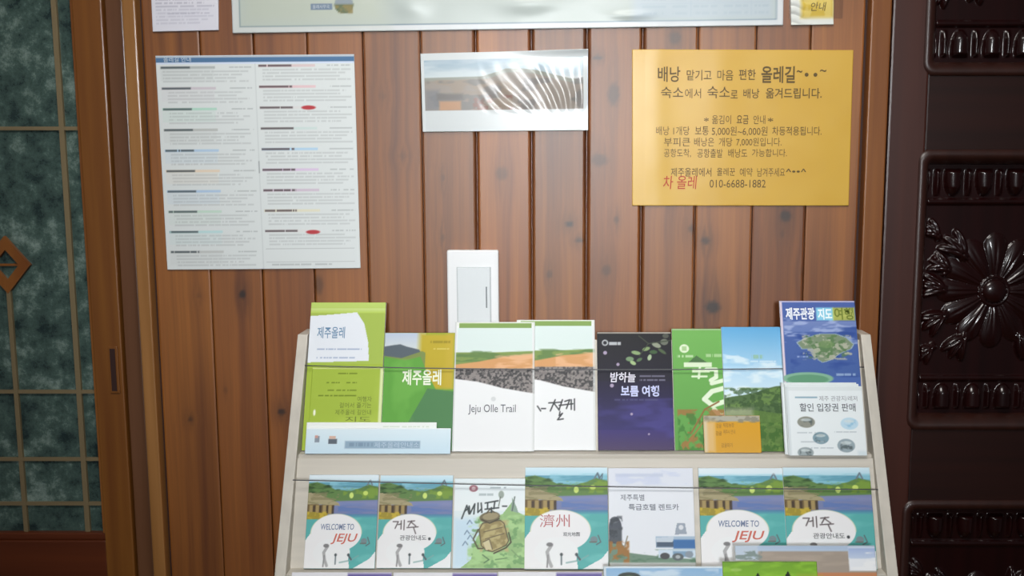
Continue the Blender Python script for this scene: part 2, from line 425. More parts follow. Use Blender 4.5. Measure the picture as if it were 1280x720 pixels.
m = MB(); m.box(gx(87.5), gx(91.5), 0.004, 0.03, glz, 1.95); dpart(m, 'glazing_bead', M['trim'], bevel=0.001)
# obscured glass
gm, t, b = new_mat('patterned_glass')
tc = t.nodes.new('ShaderNodeTexCoord')
n1 = t.nodes.new('ShaderNodeTexNoise'); n1.inputs['Scale'].default_value = 26; n1.inputs['Detail'].default_value = 6; n1.inputs['Roughness'].default_value = 0.75
n2 = t.nodes.new('ShaderNodeTexVoronoi'); n2.inputs['Scale'].default_value = 60
t.links.new(tc.outputs['Object'], n1.inputs['Vector']); t.links.new(tc.outputs['Object'], n2.inputs['Vector'])
rp = t.nodes.new('ShaderNodeValToRGB'); e = rp.color_ramp.elements
e[0].position = 0.33; e[0].color = (*lin(cc('26383a')), 1); e[1].position = 0.72; e[1].color = (*lin(cc('a4bab2')), 1)
k = rp.color_ramp.elements.new(0.53); k.color = (*lin(cc('587069')), 1)
t.links.new(n1.outputs['Fac'], rp.inputs[0]); t.links.new(rp.outputs[0], b.inputs['Base Color'])
b.inputs['Roughness'].default_value = 0.22; b.inputs['Transmission Weight'].default_value = 0.35
bp = t.nodes.new('ShaderNodeBump'); bp.inputs['Strength'].default_value = 0.55; bp.inputs['Distance'].default_value = 0.002
t.links.new(n2.outputs['Distance'], bp.inputs['Height']); t.links.new(bp.outputs[0], b.inputs['Normal'])
m = MB(); m.box(gl0, gx(87.5), 0.014, 0.019, glz, 1.95); dpart(m, 'glass_pane', gm)
m = MB()
def bar_v(px, py, z0, z1, wd=0.005): x = gx(px, py); m.box(x-wd/2, x+wd/2, 0.0100, 0.0145, z0, z1)
def bar_h(py, wd=0.005): z = float(at(60, py)[2]); m.box(gl0, gx(87.5), 0.0105, 0.0143, z-wd/2, z+wd/2)
bar_v(85, 360, glz, 1.95, 0.007)
zc = float(at(3, 332)[2]); xc = gx(2.5, 332)
m.box(xc-0.003, xc+0.003, 0.0100, 0.0145, glz, zc-0.036)
x2 = gx(-85, 360); m.box(x2-0.003, x2+0.003, 0.0100, 0.0145, glz, 1.95)
for py in (160, 492, 577, 633): bar_h(py)
dpart(m, 'lattice', M['came'])
m = MB()
o_, i_ = 0.0335, 0.0175
for s1, s2 in ((1, 1), (1, -1), (-1, -1), (-1, 1)):
    m.prism_y([(xc+s1*o_, zc), (xc, zc+s2*o_*1.2), (xc, zc+s2*i_*1.2), (xc+s1*i_, zc)], 0.009, 0.0143)
m.box(xc-i_, xc+i_, 0.0105, 0.0143, zc-0.0015, zc+0.0015)
tag(dpart(m, 'diamond_ornament', M['trim']), 'small wooden diamond on the glass')
m = MB(); hz0, hz1 = float(at(143, 491)[2]), float(at(143, 433)[2]); hx0, hx1 = gx(137.5, 460), gx(149, 460)
m.box(hx0, hx1, -0.0022, 0.004, hz0, hz1)
dpart(m, 'finger_pull', M['door'], bevel=0.001)
m = MB(); m.box(hx0+0.002, hx1-0.0035, -0.0026, 0.004, hz0+0.003, hz1-0.003); dpart(m, 'finger_pull', M['slot'])
# dim surface of the next room behind the glass
m = MB(); m.box(gl0-0.3, gx(152), 0.34, 0.36, 0, ZT)
tag(m.build('wall_behind', plain('next_room_paint', '39433f', 0.8)), 'dim wall of the next room behind the glass', 'wall', kind='structure')

# dark carved door on the right
dx0 = gx(1113); dxc = float(at(1247, 362)[0]); dx1 = 2*dxc-dx0
cdoor = tag(empty('door_2', (dxc, 0, 0)), 'dark mahogany door with glossy carved rosette panels', 'door', kind='structure')
def cpart(o): o.parent = cdoor; o.matrix_parent_inverse = Matrix.Translation(cdoor.location).inverted(); return o
PX0 = float(at(1147, 362)[0]); PX1 = 2*dxc-PX0
z_a1 = float(at(1200, 86)[2]); z_b0, z_b1 = float(at(1200, 196)[2]), float(at(1200, 528)[2]); z_c0 = float(at(1200, 632)[2])
ph_ = z_b0-z_b1
panels = [(z_a1, z_a1+ph_), (z_b1, z_b0), (z_c0-ph_, z_c0)]
for xa, xb in ((dx0, PX0-0.001), (PX1+0.001, dx1)):
    m = MB(); m.box(xa, xb, -0.006, 0.03, 0.0, 2.05); cpart(m.build('stile', M['mahog'], bevel=0.003))
rails = [(0.0, panels[2][0]), (panels[2][1], panels[1][0]), (panels[1][1], panels[0][0]), (panels[0][1], 2.05)]
for za, zb in rails:
    m = MB(); m.box(PX0-0.001, PX1+0.001, -0.004, 0.03, za, zb); cpart(m.build('rail', M['mahog_x'], bevel=0.002))
def rrect(x0, x1, z0, z1, r, y, k=6):
    out = []
    for cx, cz, a0 in ((x1-r, z1-r, 0), (x0+r, z1-r, 90), (x0+r, z0+r, 180), (x1-r, z0+r, 270)):
        for j in range(k+1):
            a = math.radians(a0+90*j/k); out.append((cx+r*math.cos(a), y, cz+r*math.sin(a)))
    return out
def sstep(e0, e1, x): tt = np.clip((x-e0)/(e1-e0), 0, 1); return tt*tt*(3-2*tt)
def carved(wd, ht):
    nx, nz = int(wd*1000/1.15), int(ht*1000/1.15)
    x = np.linspace(-wd/2, wd/2, nx)*1000; z = np.linspace(-ht/2, ht/2, nz)*1000
    X, Z = np.meshgrid(x, z); h = np.zeros_like(X)
    hw, hh = wd*500, ht*500
    # egg and dart rows at the top and the bottom
    per = 43.0
    for sgn in (1, -1):
        V_ = (sgn*Z-(hh-46))/36.0                 # 0 at the pointed end .. 1 at the wide end near the rail
        u = (X+per*0.0) % per-per/2
        wdt = 13*np.sqrt(np.clip(1-(1-np.clip(V_, 0, 1))**3.0, 0, 1))*(1-0.12*np.clip(V_, 0, 1))
        inn = (V_ > 0) & (V_ < 1)
        egg = np.where(inn, np.sqrt(np.clip(1-(u/np.maximum(wdt, .1))**2, 0, 1)), 0)*11*np.sqrt(np.clip(np.minimum(V_*3, (1-V_)*9), 0, 1))
        u2 = (X+per/2) % per-per/2
        dart = np.where(inn, np.clip(1-np.abs(u2)/4.8, 0, 1), 0)*6.5*np.sqrt(np.clip(np.minimum(V_*3, (1-V_)*9), 0, 1))
        h = np.maximum(h, np.maximum(egg, dart))
        bead = 4.5*np.sqrt(np.clip(1-((sgn*Z-(hh-54))/4.5)**2, 0, 1)); h = np.maximum(h, bead)
    # rosette
    R = np.hypot(X, Z); T = np.arctan2(Z, X)
    n = 12; c = np.abs(np.cos(T*n/2)); rr = np.clip((R-15)/(78-15), 0, 1)
    rmax = 60+20*c**0.6
    pet = np.where((R > 15) & (R < rmax), (0.30+0.70*c**0.5)*np.sin(np.pi*np.clip((R-10)/(rmax-8), 0, 1))**0.55*6.5, 0)
    pet *= 1-0.35*np.clip(np.cos(T*n*3), 0, 1)*np.clip(1-rr, 0, 1)
    h = np.maximum(h, pet)
    h = np.maximum(h, 4+8*np.sqrt(np.clip(1-(R/17.0)**2, 0, 1))*(R < 17))*(R < 17)+h*(R >= 17)
    ring = 5.5*np.sqrt(np.clip(1-((R-19.5)/2.6)**2, 0, 1)); h = np.maximum(h, ring)
    # acanthus sprays filling the corners and the sides
    def lobe(cx, cz, a, L, W, hgt):
        nonlocal h
        ca, sa = math.cos(a), math.sin(a); U = ((X-cx)*ca+(Z-cz)*sa)/L; W_ = (-(X-cx)*sa+(Z-cz)*ca)/W
        Wb = W_-0.5*U*U
        q = np.sqrt(np.clip(1-U*U-Wb*Wb, 0, 1))*hgt*(1-0.45*np.exp(-(Wb/0.16)**2))
        h = np.maximum(h, q)
    for sx in (1, -1):
        for (cx, cz, a, s) in ((-72, 4, 2.9, 1.2), (-70, -34, 3.7, 1.2), (-46, 52, 2.3, 1.3), (-66, 32, 2.6, 1.0), (-40, -66, 4.1, 1.2), (-82, 78, 2.4, .9), (-84, -80, 3.9, .9)):
            aa = a if sx == 1 else math.pi-a
            for da in (-0.5, 0.0, 0.5):
                lobe(sx*cx+9*s*math.cos(aa+da), cz+9*s*math.sin(aa+da), aa+da, 19*s, 6.2*s, 8*s)
    for (cx, cz) in ((-84, 46), (84, 46), (-70, 24), (70, 24), (-92, -48), (92, -48)):
        h = np.maximum(h, 6*np.sqrt(np.clip(1-((X-cx)**2+(Z-cz)**2)/16.0, 0, 1)))
    h *= sstep(0, 3, np.minimum(hw-np.abs(X), hh-np.abs(Z)))
    return X/1000, Z/1000, h/1000
for za, zb in panels:
    X, Z, h = carved(PX1-PX0-0.020, zb-za-0.014)
    nz_, nx_ = X.shape; idx = np.arange(nz_*nx_).reshape(nz_, nx_)
    V = np.stack([X+dxc, 0.014-h, Z+(za+zb)/2], -1).reshape(-1, 3)
    Q = np.stack([idx[:-1, :-1], idx[:-1, 1:], idx[1:, 1:], idx[1:, :-1]], -1).reshape(-1, 4).tolist()
    me = bpy.data.meshes.new('carved_panel'); me.from_pydata(V.tolist(), [], Q); me.update()
    me.polygons.foreach_set('use_smooth', np.ones(len(Q), bool))
    cpart(link('carved_panel', me, M['carve']))
    m = MB(); rings = []
    for inset, y, r in ((-0.010, -0.003, 0.016), (-0.009, -0.0068, 0.016), (-0.003, -0.0078, 0.013), (0.002, -0.006, 0.010), (0.006, 0.000, 0.007), (0.009, 0.005, 0.004), (0.0105, 0.016, 0.003)):
        rings.append(rrect(PX0+inset, PX1-inset, za+inset, zb-inset, r, y))
    m.loft(rings); cpart(m.build('panel_moulding', M['mould'], smooth=True))

# ------------------------------------------------------------ light switch
sx0, sx1 = float(at(560, 360)[0]), float(at(624, 360)[0]); sz1, sz0 = float(at(592, 312)[2]), float(at(592, 417)[2])-0.014
sw = tag(empty('light_switch', ((sx0+sx1)/2, 0, sz0)), 'white rectangular light switch on the planks above the rack', 'switch')
def local(mb, name, mat, root, **k):
    o = mb.build(name, mat, None, **k); o.parent = root; o.matrix_parent_inverse = root.matrix_basis.inverted(); return o
m = MB(); m.box(sx0, sx1, -0.009, 0.0, sz0, sz1); local(m, 'wall_plate', M['plate'], sw, bevel=0.0025)
rx0, rx1 = float(at(573, 360)[0]), float(at(613.5, 360)[0]); rz1 = float(at(592, 334)[2]); rz0 = sz0+0.02
m = MB(); m.box(rx0-0.0012, rx1+0.0012, -0.0094, -0.006, rz0-0.0012, rz1+0.0012); local(m, 'rocker_gap', plain('grey_gap', 'b8bec0', 0.6), sw)
m = MB(); m.prism_z([(rx0, -0.0102), (rx1, -0.0135), (rx1, -0.006), (rx0, -0.006)], rz0, rz1)
rk = local(m, 'rocker', M['rocker'], sw, bevel=0.0008)
ix = float(at(609, 360)[0]); iz0, iz1 = float(at(609, 383)[2]), float(at(609, 357)[2])
m = MB(); m.box(ix-0.0009, ix+0.0009, -0.0142, -0.012, iz0, iz1)
o = m.build('indicator_mark', plain('grey_mark', '7c8488', 0.5)); o.parent = rk

# ------------------------------------------------------------ papers on the wall
def wall_place(art, quad, y):
    x0, y0, x1, y1 = art.b; q = [at(px, py, 0.0) for px, py in quad]     # TL TR BR BL
    def f(px, py, off):
        u = (np.asarray(px)-x0)/(x1-x0); v = (np.asarray(py)-y0)/(y1-y0)
        p = [((q[0][k]*(1-u)+q[1][k]*u)*(1-v)+(q[3][k]*(1-u)+q[2][k]*u)*v) for k in (0, 1, 2)]
        return np.stack([p[0], p[1]+y-np.asarray(off)+0*u, p[2]], -1)
    return f
def wall_sheet(name, art, quad, mat, label, cat, y=-0.0012, thick=0.0004, group=None):
    f = wall_place(art, quad, y)
    o = link(name, sheet_mesh(name, art, f, thick), mat); tag(o, label, cat, group)
    if art.texts: lettering(art, f, o)
    return o, f

# yellow notice
a = Art(790, 62, 1065, 257, 'c99f38', 1.0)
a.blot((790, 62, 1065, 257), 90, 70, 'd2ab4a', 0.4, 0.7, .5, 3)
K = '5c4714'
for b_, x0, x1, y0, y1, bo in (('배낭', 822, 850, 83, 102, .012), ('맡기고', 858, 889, 87, 100, 0.004), ('마음', 896, 916, 87, 100, .004), ('편한', 923, 944, 86, 99, .01),
                           ('올레길', 951, 993, 82, 103, .02), ('~', 995, 1002, 87, 90, .01), ('•', 1005, 1010, 90, 95, .02), ('•', 1016, 1021, 90, 95, .02), ('~', 1024, 1032, 86, 89, .01),
                           ('숙소', 826, 854, 108, 122, .004), ('에서', 856, 876, 110, 122, 0), ('숙소', 884, 912, 107, 122, .004), ('로', 913, 922, 112, 122, .004), ('배낭', 929, 949, 110, 122, .008),
                           ('옮겨드립니다.', 957, 1027, 109, 122, .01),
                           ('*', 880, 886, 146, 151, .01), ('옮김이', 890, 914, 143, 154, 0), ('요금', 921, 936, 143, 154, .006), ('안내', 942, 957, 143, 154, 0), ('*', 960, 967, 146, 151, .01),
                           ('배낭 1개당', 820, 862, 157, 168, 0), ('보통', 869, 886, 157, 168, 0), ('5,000원~6,000원', 890, 960, 157, 169, 0), ('차등적용됩니다.', 966, 1028, 157, 168, .002),
                           ('부피큰', 830, 863, 171, 182, 0), ('배낭은', 868, 893, 171, 182, 0), ('개당', 899, 916, 171, 182, 0), ('7,000원입니다.', 921, 978, 171, 182, 0),
                           ('공항도착,', 830, 864, 185, 196, 0), ('공항출발', 872, 904, 185, 196, 0), ('배낭도', 911, 935, 185, 196, .002), ('가능합니다.', 941, 985, 185, 195, 0),
                           ('제주올레에서', 839, 890, 209, 220, .003), ('올레꾼', 897, 920, 209, 219, 0), ('예약', 926, 942, 209, 220, 0), ('남겨주세요', 948, 983, 209, 220, 0), ('^••^', 984, 1010, 210, 215, .01),
                           ('010-6688-1882', 888, 959, 224, 234, 0)):
    a.text(b_, x0, y0, x1, y1, K, bo)
a.text('차 올레', 829, 219, 872, 236, 'b23a1c', .004, .1)
X, Y = a.X, a.Y
a.dent = 0.0012+0.0005*np.exp(-((X-822)/14.0)**2)+0.0007*np.exp(-((X-900)/26)**2)+0.0008*fbm(X/60, Y/60, 3)
a.dent *= np.clip((X-786)/20, 0, 1)
wall_sheet('notice', a, [(790, 62), (1066, 63), (1060, 257), (790, 257)], M['lam'], 'yellow laminated notice with black Korean writing on the plank wall', 'notice')

# timetable sheet
a = Art(195, 70, 447, 336, 'dae0e1', 0.8)
a.rect(195, 70, 447, 72.5, 'b9c3ce').rect(195, 72.5, 447, 79, '54789f').rect(195, 78.5, 447, 80.5, 'cfdcf0')
a.text('올레길 안내', 205, 71.5, 240, 77.8, 'b9cbdc', .01)
hl = ['a9b0b0', 'c8bec8', 'a9d8c4', 'b4b8b6', 'a8c8e6', 'e6cfb4', 'a4c4e6', 'bcd8c8', 'b4dcdf', 'bcc0bf']
hr = ['d8c0c2', 'e2bcc2', 'd8d8d8', 'c8dad8', 'a9cfec', 'd8bfe0', 'cbb8cc', 'e0dcc0', 'dddddd']
for k in range(10):
    y = 84.5+25.45*k
    a.rect(200, y-1.5, 270, y+1.6, hl[k], .8).dashes(201, 238, y, 2.6, '4a555a', .8, k, .9)
    a.dashes(288, 316, y, 1.4, '9aa2a4', .6, k)
    for j in range(4):
        a.dashes(208 if k else 203, 312-8*((j+k) % 3), y+5.0+j*4.0, 2.0, 'a9afb1', .42, k*7+j, .8)
    a.rect(200, y+2, 268, y+16, hl[k], .13)
    if k < 9:
        y = 83+25.6*k
        a.rect(325, y-1.5, 397, y+1.6, hr[k], .8).dashes(325, 367, y, 2.6, '55484d', .8, k+20, .9)
        a.dashes(412, 442, y, 1.4, '9aa2a4', .6, k+3)
        for j in range(4 if k not in (8,) else 4):
            a.dashes(330, 442-7*((j+k) % 3), y+5.0+j*4.0, 2.0, 'a9afb1', .42, k*7+j+90, .8)
for y in (134.5, 289.5): a.ell(387, y, 9, 2.6, 'b8434a')
a.rect(325, 310, 440, 310.7, 'b4babc'); a.rect(325, 327, 440, 327.7, 'b4babc'); a.dashes(332, 410, 330.5, 2, 'a2a8aa', .6, 4)
a.rect(320.6, 80, 321.4, 336, 'bcc3c5', .8); a.rect(320, 200, 321.6, 215, '7c8488', .6)
a.dent = 0.0008+0.0012*np.abs(np.sin((a.X-195)/252*math.pi))*np.clip((a.Y-70)/60, 0, 1)
wall_sheet('information_sheet', a, [(195, 70), (443, 68), (451, 335), (210, 337)], M['matte'], 'white double column sheet of tiny print with blue header, on the planks at left', 'poster')

# landscape photograph in wrinkled film
a = Art(526, 62, 735, 165, 'c4cacc', 0.6)
a.grad(530, 71, 729, 95, '8fa6b8', 'b4c2c8').blot((530, 71, 729, 95), 40, 10, 'c4ced2', .4, .7, .8, 5)
rid = [(530, 94), (600, 93.5), (614, 90), (632, 84), (650, 84), (668, 86), (690, 92), (712, 98), (729, 100)]
a.below(rid, '8f938a'); a.below([(x, y+5) for x, y in rid], '928a82')  # hill tones paled, the film's haze is put into their colour
a.blot((530, 97, 640, 137), 30, 12, '94877a', .45, .6, .9, 2); a.blot((530, 97, 729, 137), 22, 10, '767473', .5, .62, .8, 8)
a.rect(530, 110, 548, 137, '74767c', .7, 6).rect(548, 125, 575, 137, 'b58a68', .9, 3).rect(545, 115, 578, 123, '6c6866', .8, 4)
a.blot((590, 118, 640, 137), 6, 5, '87645c', .45, .6, .8, 4)
a.rect(526, 137.2, 735, 165, 'c4cacc').rect(526, 62, 530, 165, 'ccd2d4').rect(729, 62, 735, 165, 'ccd2d4').rect(526, 60, 735, 71, 'c8ced0')
X, Y = a.X, a.Y
env = np.clip((X-596)/30, 0, 1)*np.clip((Y-74)/18, 0, 1)*np.clip((143-Y)/12, 0, 1)
fold = X-0.0045*(Y-70)**2*np.clip((735-X)/60, 0, 1)-(Y-90)*0.45*np.clip((720-X)/60, 0, 1)
a.dent = 0.0022+0.0011*env*(0.15+0.85*vnoise(X/15, Y/30, 12)**1.5)*np.sin(fold/3.4+3.0*vnoise(X/24, Y/30, 3))+0.0004*np.exp(-((X-705)/16)**2-((Y-118)/12)**2)
a.dent += 0.004*np.exp(-((Y-60)/6)**2)*np.clip((X-640)/80, 0, 1)
ph, fpl = wall_sheet('photograph', a, [(526, 67.5), (735, 62), (735, 163), (529, 165)], M['film'], 'panoramic hill photograph in wrinkled clear film between the two larger notices', 'photograph', y=-0.0014)

# large poster along the top
a = Art(290, -190, 978, 40, 'd0d4d7', 1.6)
a.rect(299, -190, 970, 33, '6c8494').rect(300.6, -190, 968.5, 31.2, 'b4bebb')
a.rect(301, -190, 480, 31, 'b8c0b2', .8, 30).rect(790, -190, 966, 31, 'b2bfc8', .9, 12)
for x in (836, 862, 900, 938): a.rect(x, -190, x+.9, 26, 'a6b6c2', .8)
for y in np.arange(-180, 26, 9.0):
    a.rect(800, y, 960, y+.8, 'a9b8c4', .6)
    for (xa, xb) in ((802, 832), (840, 858), (866, 896), (904, 934), (942, 960)): a.dashes(xa, xb, y+4.5, 3, '9fb0bc', .45, int(y+xa))
for y in (-160, -120, -80, -40): a.dashes(500, 770, y, 5, '9aa8a8', .5, int(y))
a.rect(388, 4, 415, 12, '72859a'); a.ell(430, 6, 12, 11, '5d6a4c')
a.put(a.edge(np.hypot((a.X-430)/12, (a.Y-6)/11)*11-11)*a.edge(a.Y-5), '8a96a0'); a.blot((419, 6, 441, 17), 6, 4, '8a7c4a', .45, .6, .9, 6)
a.text('올레사무국', 391, 5.6, 412, 10.5, 'c3ccd6')
X, Y = a.X, a.Y
a.dent = 0.0016+0.0012*fbm(X/50, Y/34, 5)+0.003*np.exp(-((X-512)/20)**2-((Y-6)/16)**2)+0.003*np.exp(-((X-660)/38)**2-((Y-8)/12)**2)+0.0022*np.exp(-((X-790)/26)**2-((Y-24)/5)**2)
wall_sheet('route_poster', a, [(284, -190), (982, -190), (978, 32), (292, 42)], M['lam'], 'wide pale green laminated poster with blue border along the top edge', 'poster')

# small sheet top left
a = Art(190, -80, 273, 39, 'd8d8e2', 0.9)
for j, y in enumerate(np.arange(-76, 30, 4.2)): a.dashes(195, 268-(j*7) % 20, y, 2.2, 'a7a7b8', .6, j)
a.rect(190, 10, 273, 40, 'd5d6e2', .45, 6); a.dashes(210, 262, 17, 2, 'a7a7b8', .5, 3)
a.dent = 0.001+0.0008*fbm(a.X/30, a.Y/30, 2)
wall_sheet('paper_sheet', a, [(186, -80), (273, -80), (274, 38), (192, 40)], M['matte'], 'small white printed sheet at the top left corner of the planks', 'paper')

# small yellow card in clear bag, top right
a = Art(988, -60, 1041, 31, 'd8dbd6', 0.7)
a.rect(1001, -60, 1041, 22, 'cdb04a', 1, 6); a.blot((1004, -10, 1038, 22), 9, 9, 'dcc878', .4, .6, .7, 3)
a.text('안내', 1013, 3, 1032, 14, '7a6a34', .01, .2)
a.dent = 0.002+0.0022*np.clip((1014-a.X)/20, 0, 1)*np.abs(np.sin(a.Y/3.3+np.sin(a.X/6)))+0.0006*np.sin(a.Y/5)
yc, ypl = wall_sheet('yellow_card', a, [(985, -60), (1041, -60), (1041, 31), (988, 32)], M['film'], 'little yellow card in a crinkled clear bag at the top right', 'card', y=-0.0018)
p0, p1 = at(985, 35), at(1056, -62); m = MB(); m.box(p0[0], p1[0], -0.0012, -0.0006, p0[2]+0.012, p1[2])
o = m.build('clear_bag', M['clear']); o.parent = yc

# ------------------------------------------------------------ the pamphlet rack
LEAN = math.radians(21)
TIER = [(0.096, H-0.3565), (0.164, H-0.4865), (0.250, H-0.640)]     # distance from wall and height of each ledge's back corner
def tier_hit(px, py, k, off):
    """point of a tier's leaning plane (moved off metres out) seen at a pixel: x, and length up the plane"""
    d0, z0 = TIER[k]; n = np.array([0, -math.cos(LEAN), math.sin(LEAN)]); u = np.array([0, math.sin(LEAN), math.cos(LEAN)])
    p0 = np.array([0, -d0, z0])+n*off; c = np.array([0, -D, H]); r = ray(px, py)
    p = c+r*(np.dot(p0-c, n)/np.dot(r, n))
    return p[0], float(np.dot(p-p0, u))
rk = tag(empty('pamphlet_rack', (0.03, -0.15, 0)), 'pale beige stepped pamphlet rack with slanted sides standing against the planks', 'rack')
def rpart(mb, name, mat, **k):
    o = mb.build(name, mat, None, **k); o.parent = rk; o.matrix_parent_inverse = Matrix.Translation(rk.location).inverted(); return o
def fz(z): return 0.05+0.489*((H-0.211)-z)           # distance of the slanted front edge from the wall
LX0 = float(at(372, 418, -0.05)[0]); RX1 = float(at(1088.5, 418, -0.05)[0]); TH = 0.0135
zb = H-0.72
for xa, xb in ((LX0, LX0+TH), (RX1-TH, RX1)):
    m = MB(); zt = H-0.211
    m.prism_x([(-0.004, 0), (-0.004, zt), (-fz(zt), zt), (-fz(zb), zb), (-fz(zb), 0)], xa, xb)
    rpart(m, 'side_panel', M['rack'], bevel=0.0012)
IX0, IX1 = LX0+TH, RX1-TH
u_ = (math.sin(LEAN), math.cos(LEAN))
for k, (d0, z0) in enumerate(TIER):
    top = [0.147, 0.135, 0.150][k]
    m = MB(); t_ = 0.006      # leaning back board
    y0, z_ = -d0, z0
    m.prism_x([(y0, z_), (y0+u_[0]*top, z_+u_[1]*top), (y0+u_[0]*top+t_*u_[1], z_+u_[1]*top-t_*u_[0]), (y0+t_*u_[1], z_-t_*u_[0])], IX0, IX1)
    rpart(m, 'back_board', M['rack_x'])
    m = MB(); fr = [0.112, 0.182, 0.280][k]
    m.box(IX0, IX1, -fr, -d0+0.012, z0-0.021, z0); rpart(m, 'ledge', M['rack_x'], bevel=0.001)
m = MB(); m.box(IX0, IX1, -fz(zb)+0.01, -fz(zb)+0.022, 0.0, H-0.662); rpart(m, 'front_board', M['rack_x'])
def wire(py0, pym, py1, Y, k):
    pts = []
    for i in range(25):
        s = i/24; x = IX0+(IX1-IX0)*s
        py = (py0*(1-s)+py1*s)+(pym-(py0+py1)/2)*4*s*(1-s)
        z = at(700, py, Y)[2]; pts.append((x, Y, z))
    m = MB(); m.tube(pts, 0.0007); rpart(m, 'retaining_wire', M['wire'], smooth=True)
wire(457, 462, 459, -0.0690, 0); wire(600, 608, 612, -0.1400, 1)

# ------------------------------------------------------------ brochures
def brochure(name, k, off, thick, art, label, box, mat='cover', base=0.0, cat='brochure', group=None, dx=0.0):
    """a leaflet leaning on tier k; off is how far its back face is from the tier's board"""
    x0, y0, x1, y1 = box
    xl, st_ = tier_hit(x0, (y0+y1)/2, k, off+thick); xr, _ = tier_hit(x1, (y0+y1)/2, k, off+thick); _, ht = tier_hit((x0+x1)/2, y0, k, off+thick)
    wd = xr-xl; xc = (xl+xr)/2+dx; d0, z0 = TIER[k]
    ht -= base
    ylift = off*math.cos(LEAN)-base*math.sin(LEAN)
    zl = base*math.cos(LEAN)
    root = empty(name, (xc, -d0-ylift, z0+0.0003+zl), (-LEAN, 0, 0))
    tag(root, label, cat, group)
    ax0, ay0, ax1, ay1 = art.b
    _, sb = tier_hit((x0+x1)/2, y1, k, off+thick)
    def place(px, py, o_):
        px = np.asarray(px, dtype=float); py = np.asarray(py, dtype=float)
        return np.stack([-wd/2+(px-ax0)/(ax1-ax0)*wd, -(thick+np.asarray(o_)+0*px), ht-(py-ay0)/(ay1-ay0)*ht], -1)
    ct = min(0.0006, thick*0.3)
    link('cover', sheet_mesh('cover', art, place, ct), M[mat], root)
    m = MB(); n = max(2, int(thick/0.0012))
    for i in range(n):                                  # folded leaves, each a hair different
        y_a = -(thick-ct)*i/n; y_b = -(thick-ct)*(i+0.86)/n; e = 0.0006*((i*37) % 3)/2
        m.box(-wd/2+e, wd/2-e*0.7, y_b, y_a, 0.0, ht-e)
    m.build('pages', M['pages'], root)
    if art.texts: lettering(art, place, root)
    return root
B = brochure

# --- upper tier
a = Art(383, 378, 478, 566, 'a2b852')
a.rect(383, 378, 478, 388, 'b5cc6a').grad(383, 386, 478, 392, 'c4d68c', 'b2ca58')
a.poly([(383, 396), (410, 394), (442, 391), (452, 406), (458, 430), (460, 454), (383, 456)], 'dfe4ec')
a.dashes(394, 450, 439, 1.6, '8ea0c0', .8, 3).dashes(394, 442, 450, 1.6, '8ea0c0', .8, 5)
a.rect(383, 458, 478, 566, '9fb540')
a.text('제주올레', 393, 410, 428, 425, '5e86a8', .01)
B('map_leaflet', 0, 0.001, 0.005, a, 'tall lime leaflet with white curved flap, at the left end of the upper shelf', (383, 378, 478, 566))
a = Art(387, 457, 477, 566, 'a0b742')
a.rect(387, 457, 477, 459, 'd5e08a').blot((387, 457, 477, 533), 40, 30, 'adc250', .45, .7, .6, 2)
for y, xa, xb in ((465, 420, 444), (477, 406, 444), (487, 408, 444), (494, 396, 444)): a.dashes(xa, xb, y, 1.5, '5e7418', .8, y)
a.rect(473, 457, 477, 533, 'dbe4b4', .9, 1.5).rect(387, 529, 477, 533, 'dfe6c4', .9, 2).ell(393, 516, 1.5, 4, 'f0f4dc')
for s_, x0, y0 in (('여행자', 446, 495), ('걸어서 즐기는', 424, 503), ('제주올레 길안내', 419, 512), ('지도', 432, 521)): a.text(s_, x0, y0, 464, y0+7, '6c7c1a')
B('pocket_leaflet', 0, 0.0075, 0.004, a, 'short plain lime green leaflet standing before the tall lime leaflet', (387, 457, 477, 566))
a = Art(382, 524, 545, 566, 'e2e6e6')
a.grad(382, 524, 545, 566, 'e6eae8', 'd4dfe2'); a.dashes(478, 540, 530, 1.6, 'b4c4b0', .6, 2)
B('folded_flyer', 0, 0.0125, 0.003, a, 'white flyer edge showing behind the pale blue flyer at left', (382, 524, 545, 566))
a = Art(382, 530, 563, 566, 'd3e4ee')
a.grad(382, 530, 563, 566, 'd6e6ee', 'c4dcea'); a.rect(382, 530, 563, 531.2, 'edf2f4')
a.rect(431, 548, 525, 558.5, '8fa8bc', 1, 2); a.rect(393, 541, 399, 550, '8894a0').rect(393, 540, 397, 544, 'c79a90'); a.rect(410, 545, 421, 552, '5e6670').rect(411, 541, 419, 545, 'd2b0a0')
a.text('제주올레안내소', 468, 549.5, 524, 557.5, 'b8ccdc'); a.dashes(436, 466, 553, 5, '7890a6', .8, 3)
B('flyer', 0, 0.0165, 0.003, a, 'pale blue low wide flyer at the bottom left of the upper shelf', (382, 530, 563, 566))
a = Art(478, 416, 567, 566, '62a044')
a.grad(478, 416, 530, 440, 'b4c0d4', 'ccd4d4'); a.rect(522, 416, 567, 490, 'b8a42c', 1, 8)
a.below([(478, 434), (490, 432), (498, 431), (506, 434), (522, 438), (526, 444)], '56616a', x1=526); a.below([(478, 446), (500, 449), (526, 440), (530, 442)], '7a8a4c', x1=530)
a.below([(478, 447), (505, 452), (524, 447), (534, 470), (545, 490), (567, 489)], '5e9e40')
a.below([(512, 530), (528, 500), (534, 488), (567, 492)], '4e7f50', x0=512); a.rect(556, 416, 567, 489, 'c0a83a', .6, 6)
a.blot((478, 450, 530, 530), 24, 30, '6fae4c', .45, .65, .7, 4)
a.text('제주올레', 502, 464, 551, 484, 'e6ecd8', .02); a.dashes(534, 561, 428, 3, '8a7c20', .7, 2).dashes(540, 560, 437, 1.5, 'd8cc80', .7, 3)
B('trail_brochure', 0, 0.001, 0.005, a, 'green and mustard brochure with hill picture and white lettering, right of the lime leaflets', (478, 416, 567, 566))
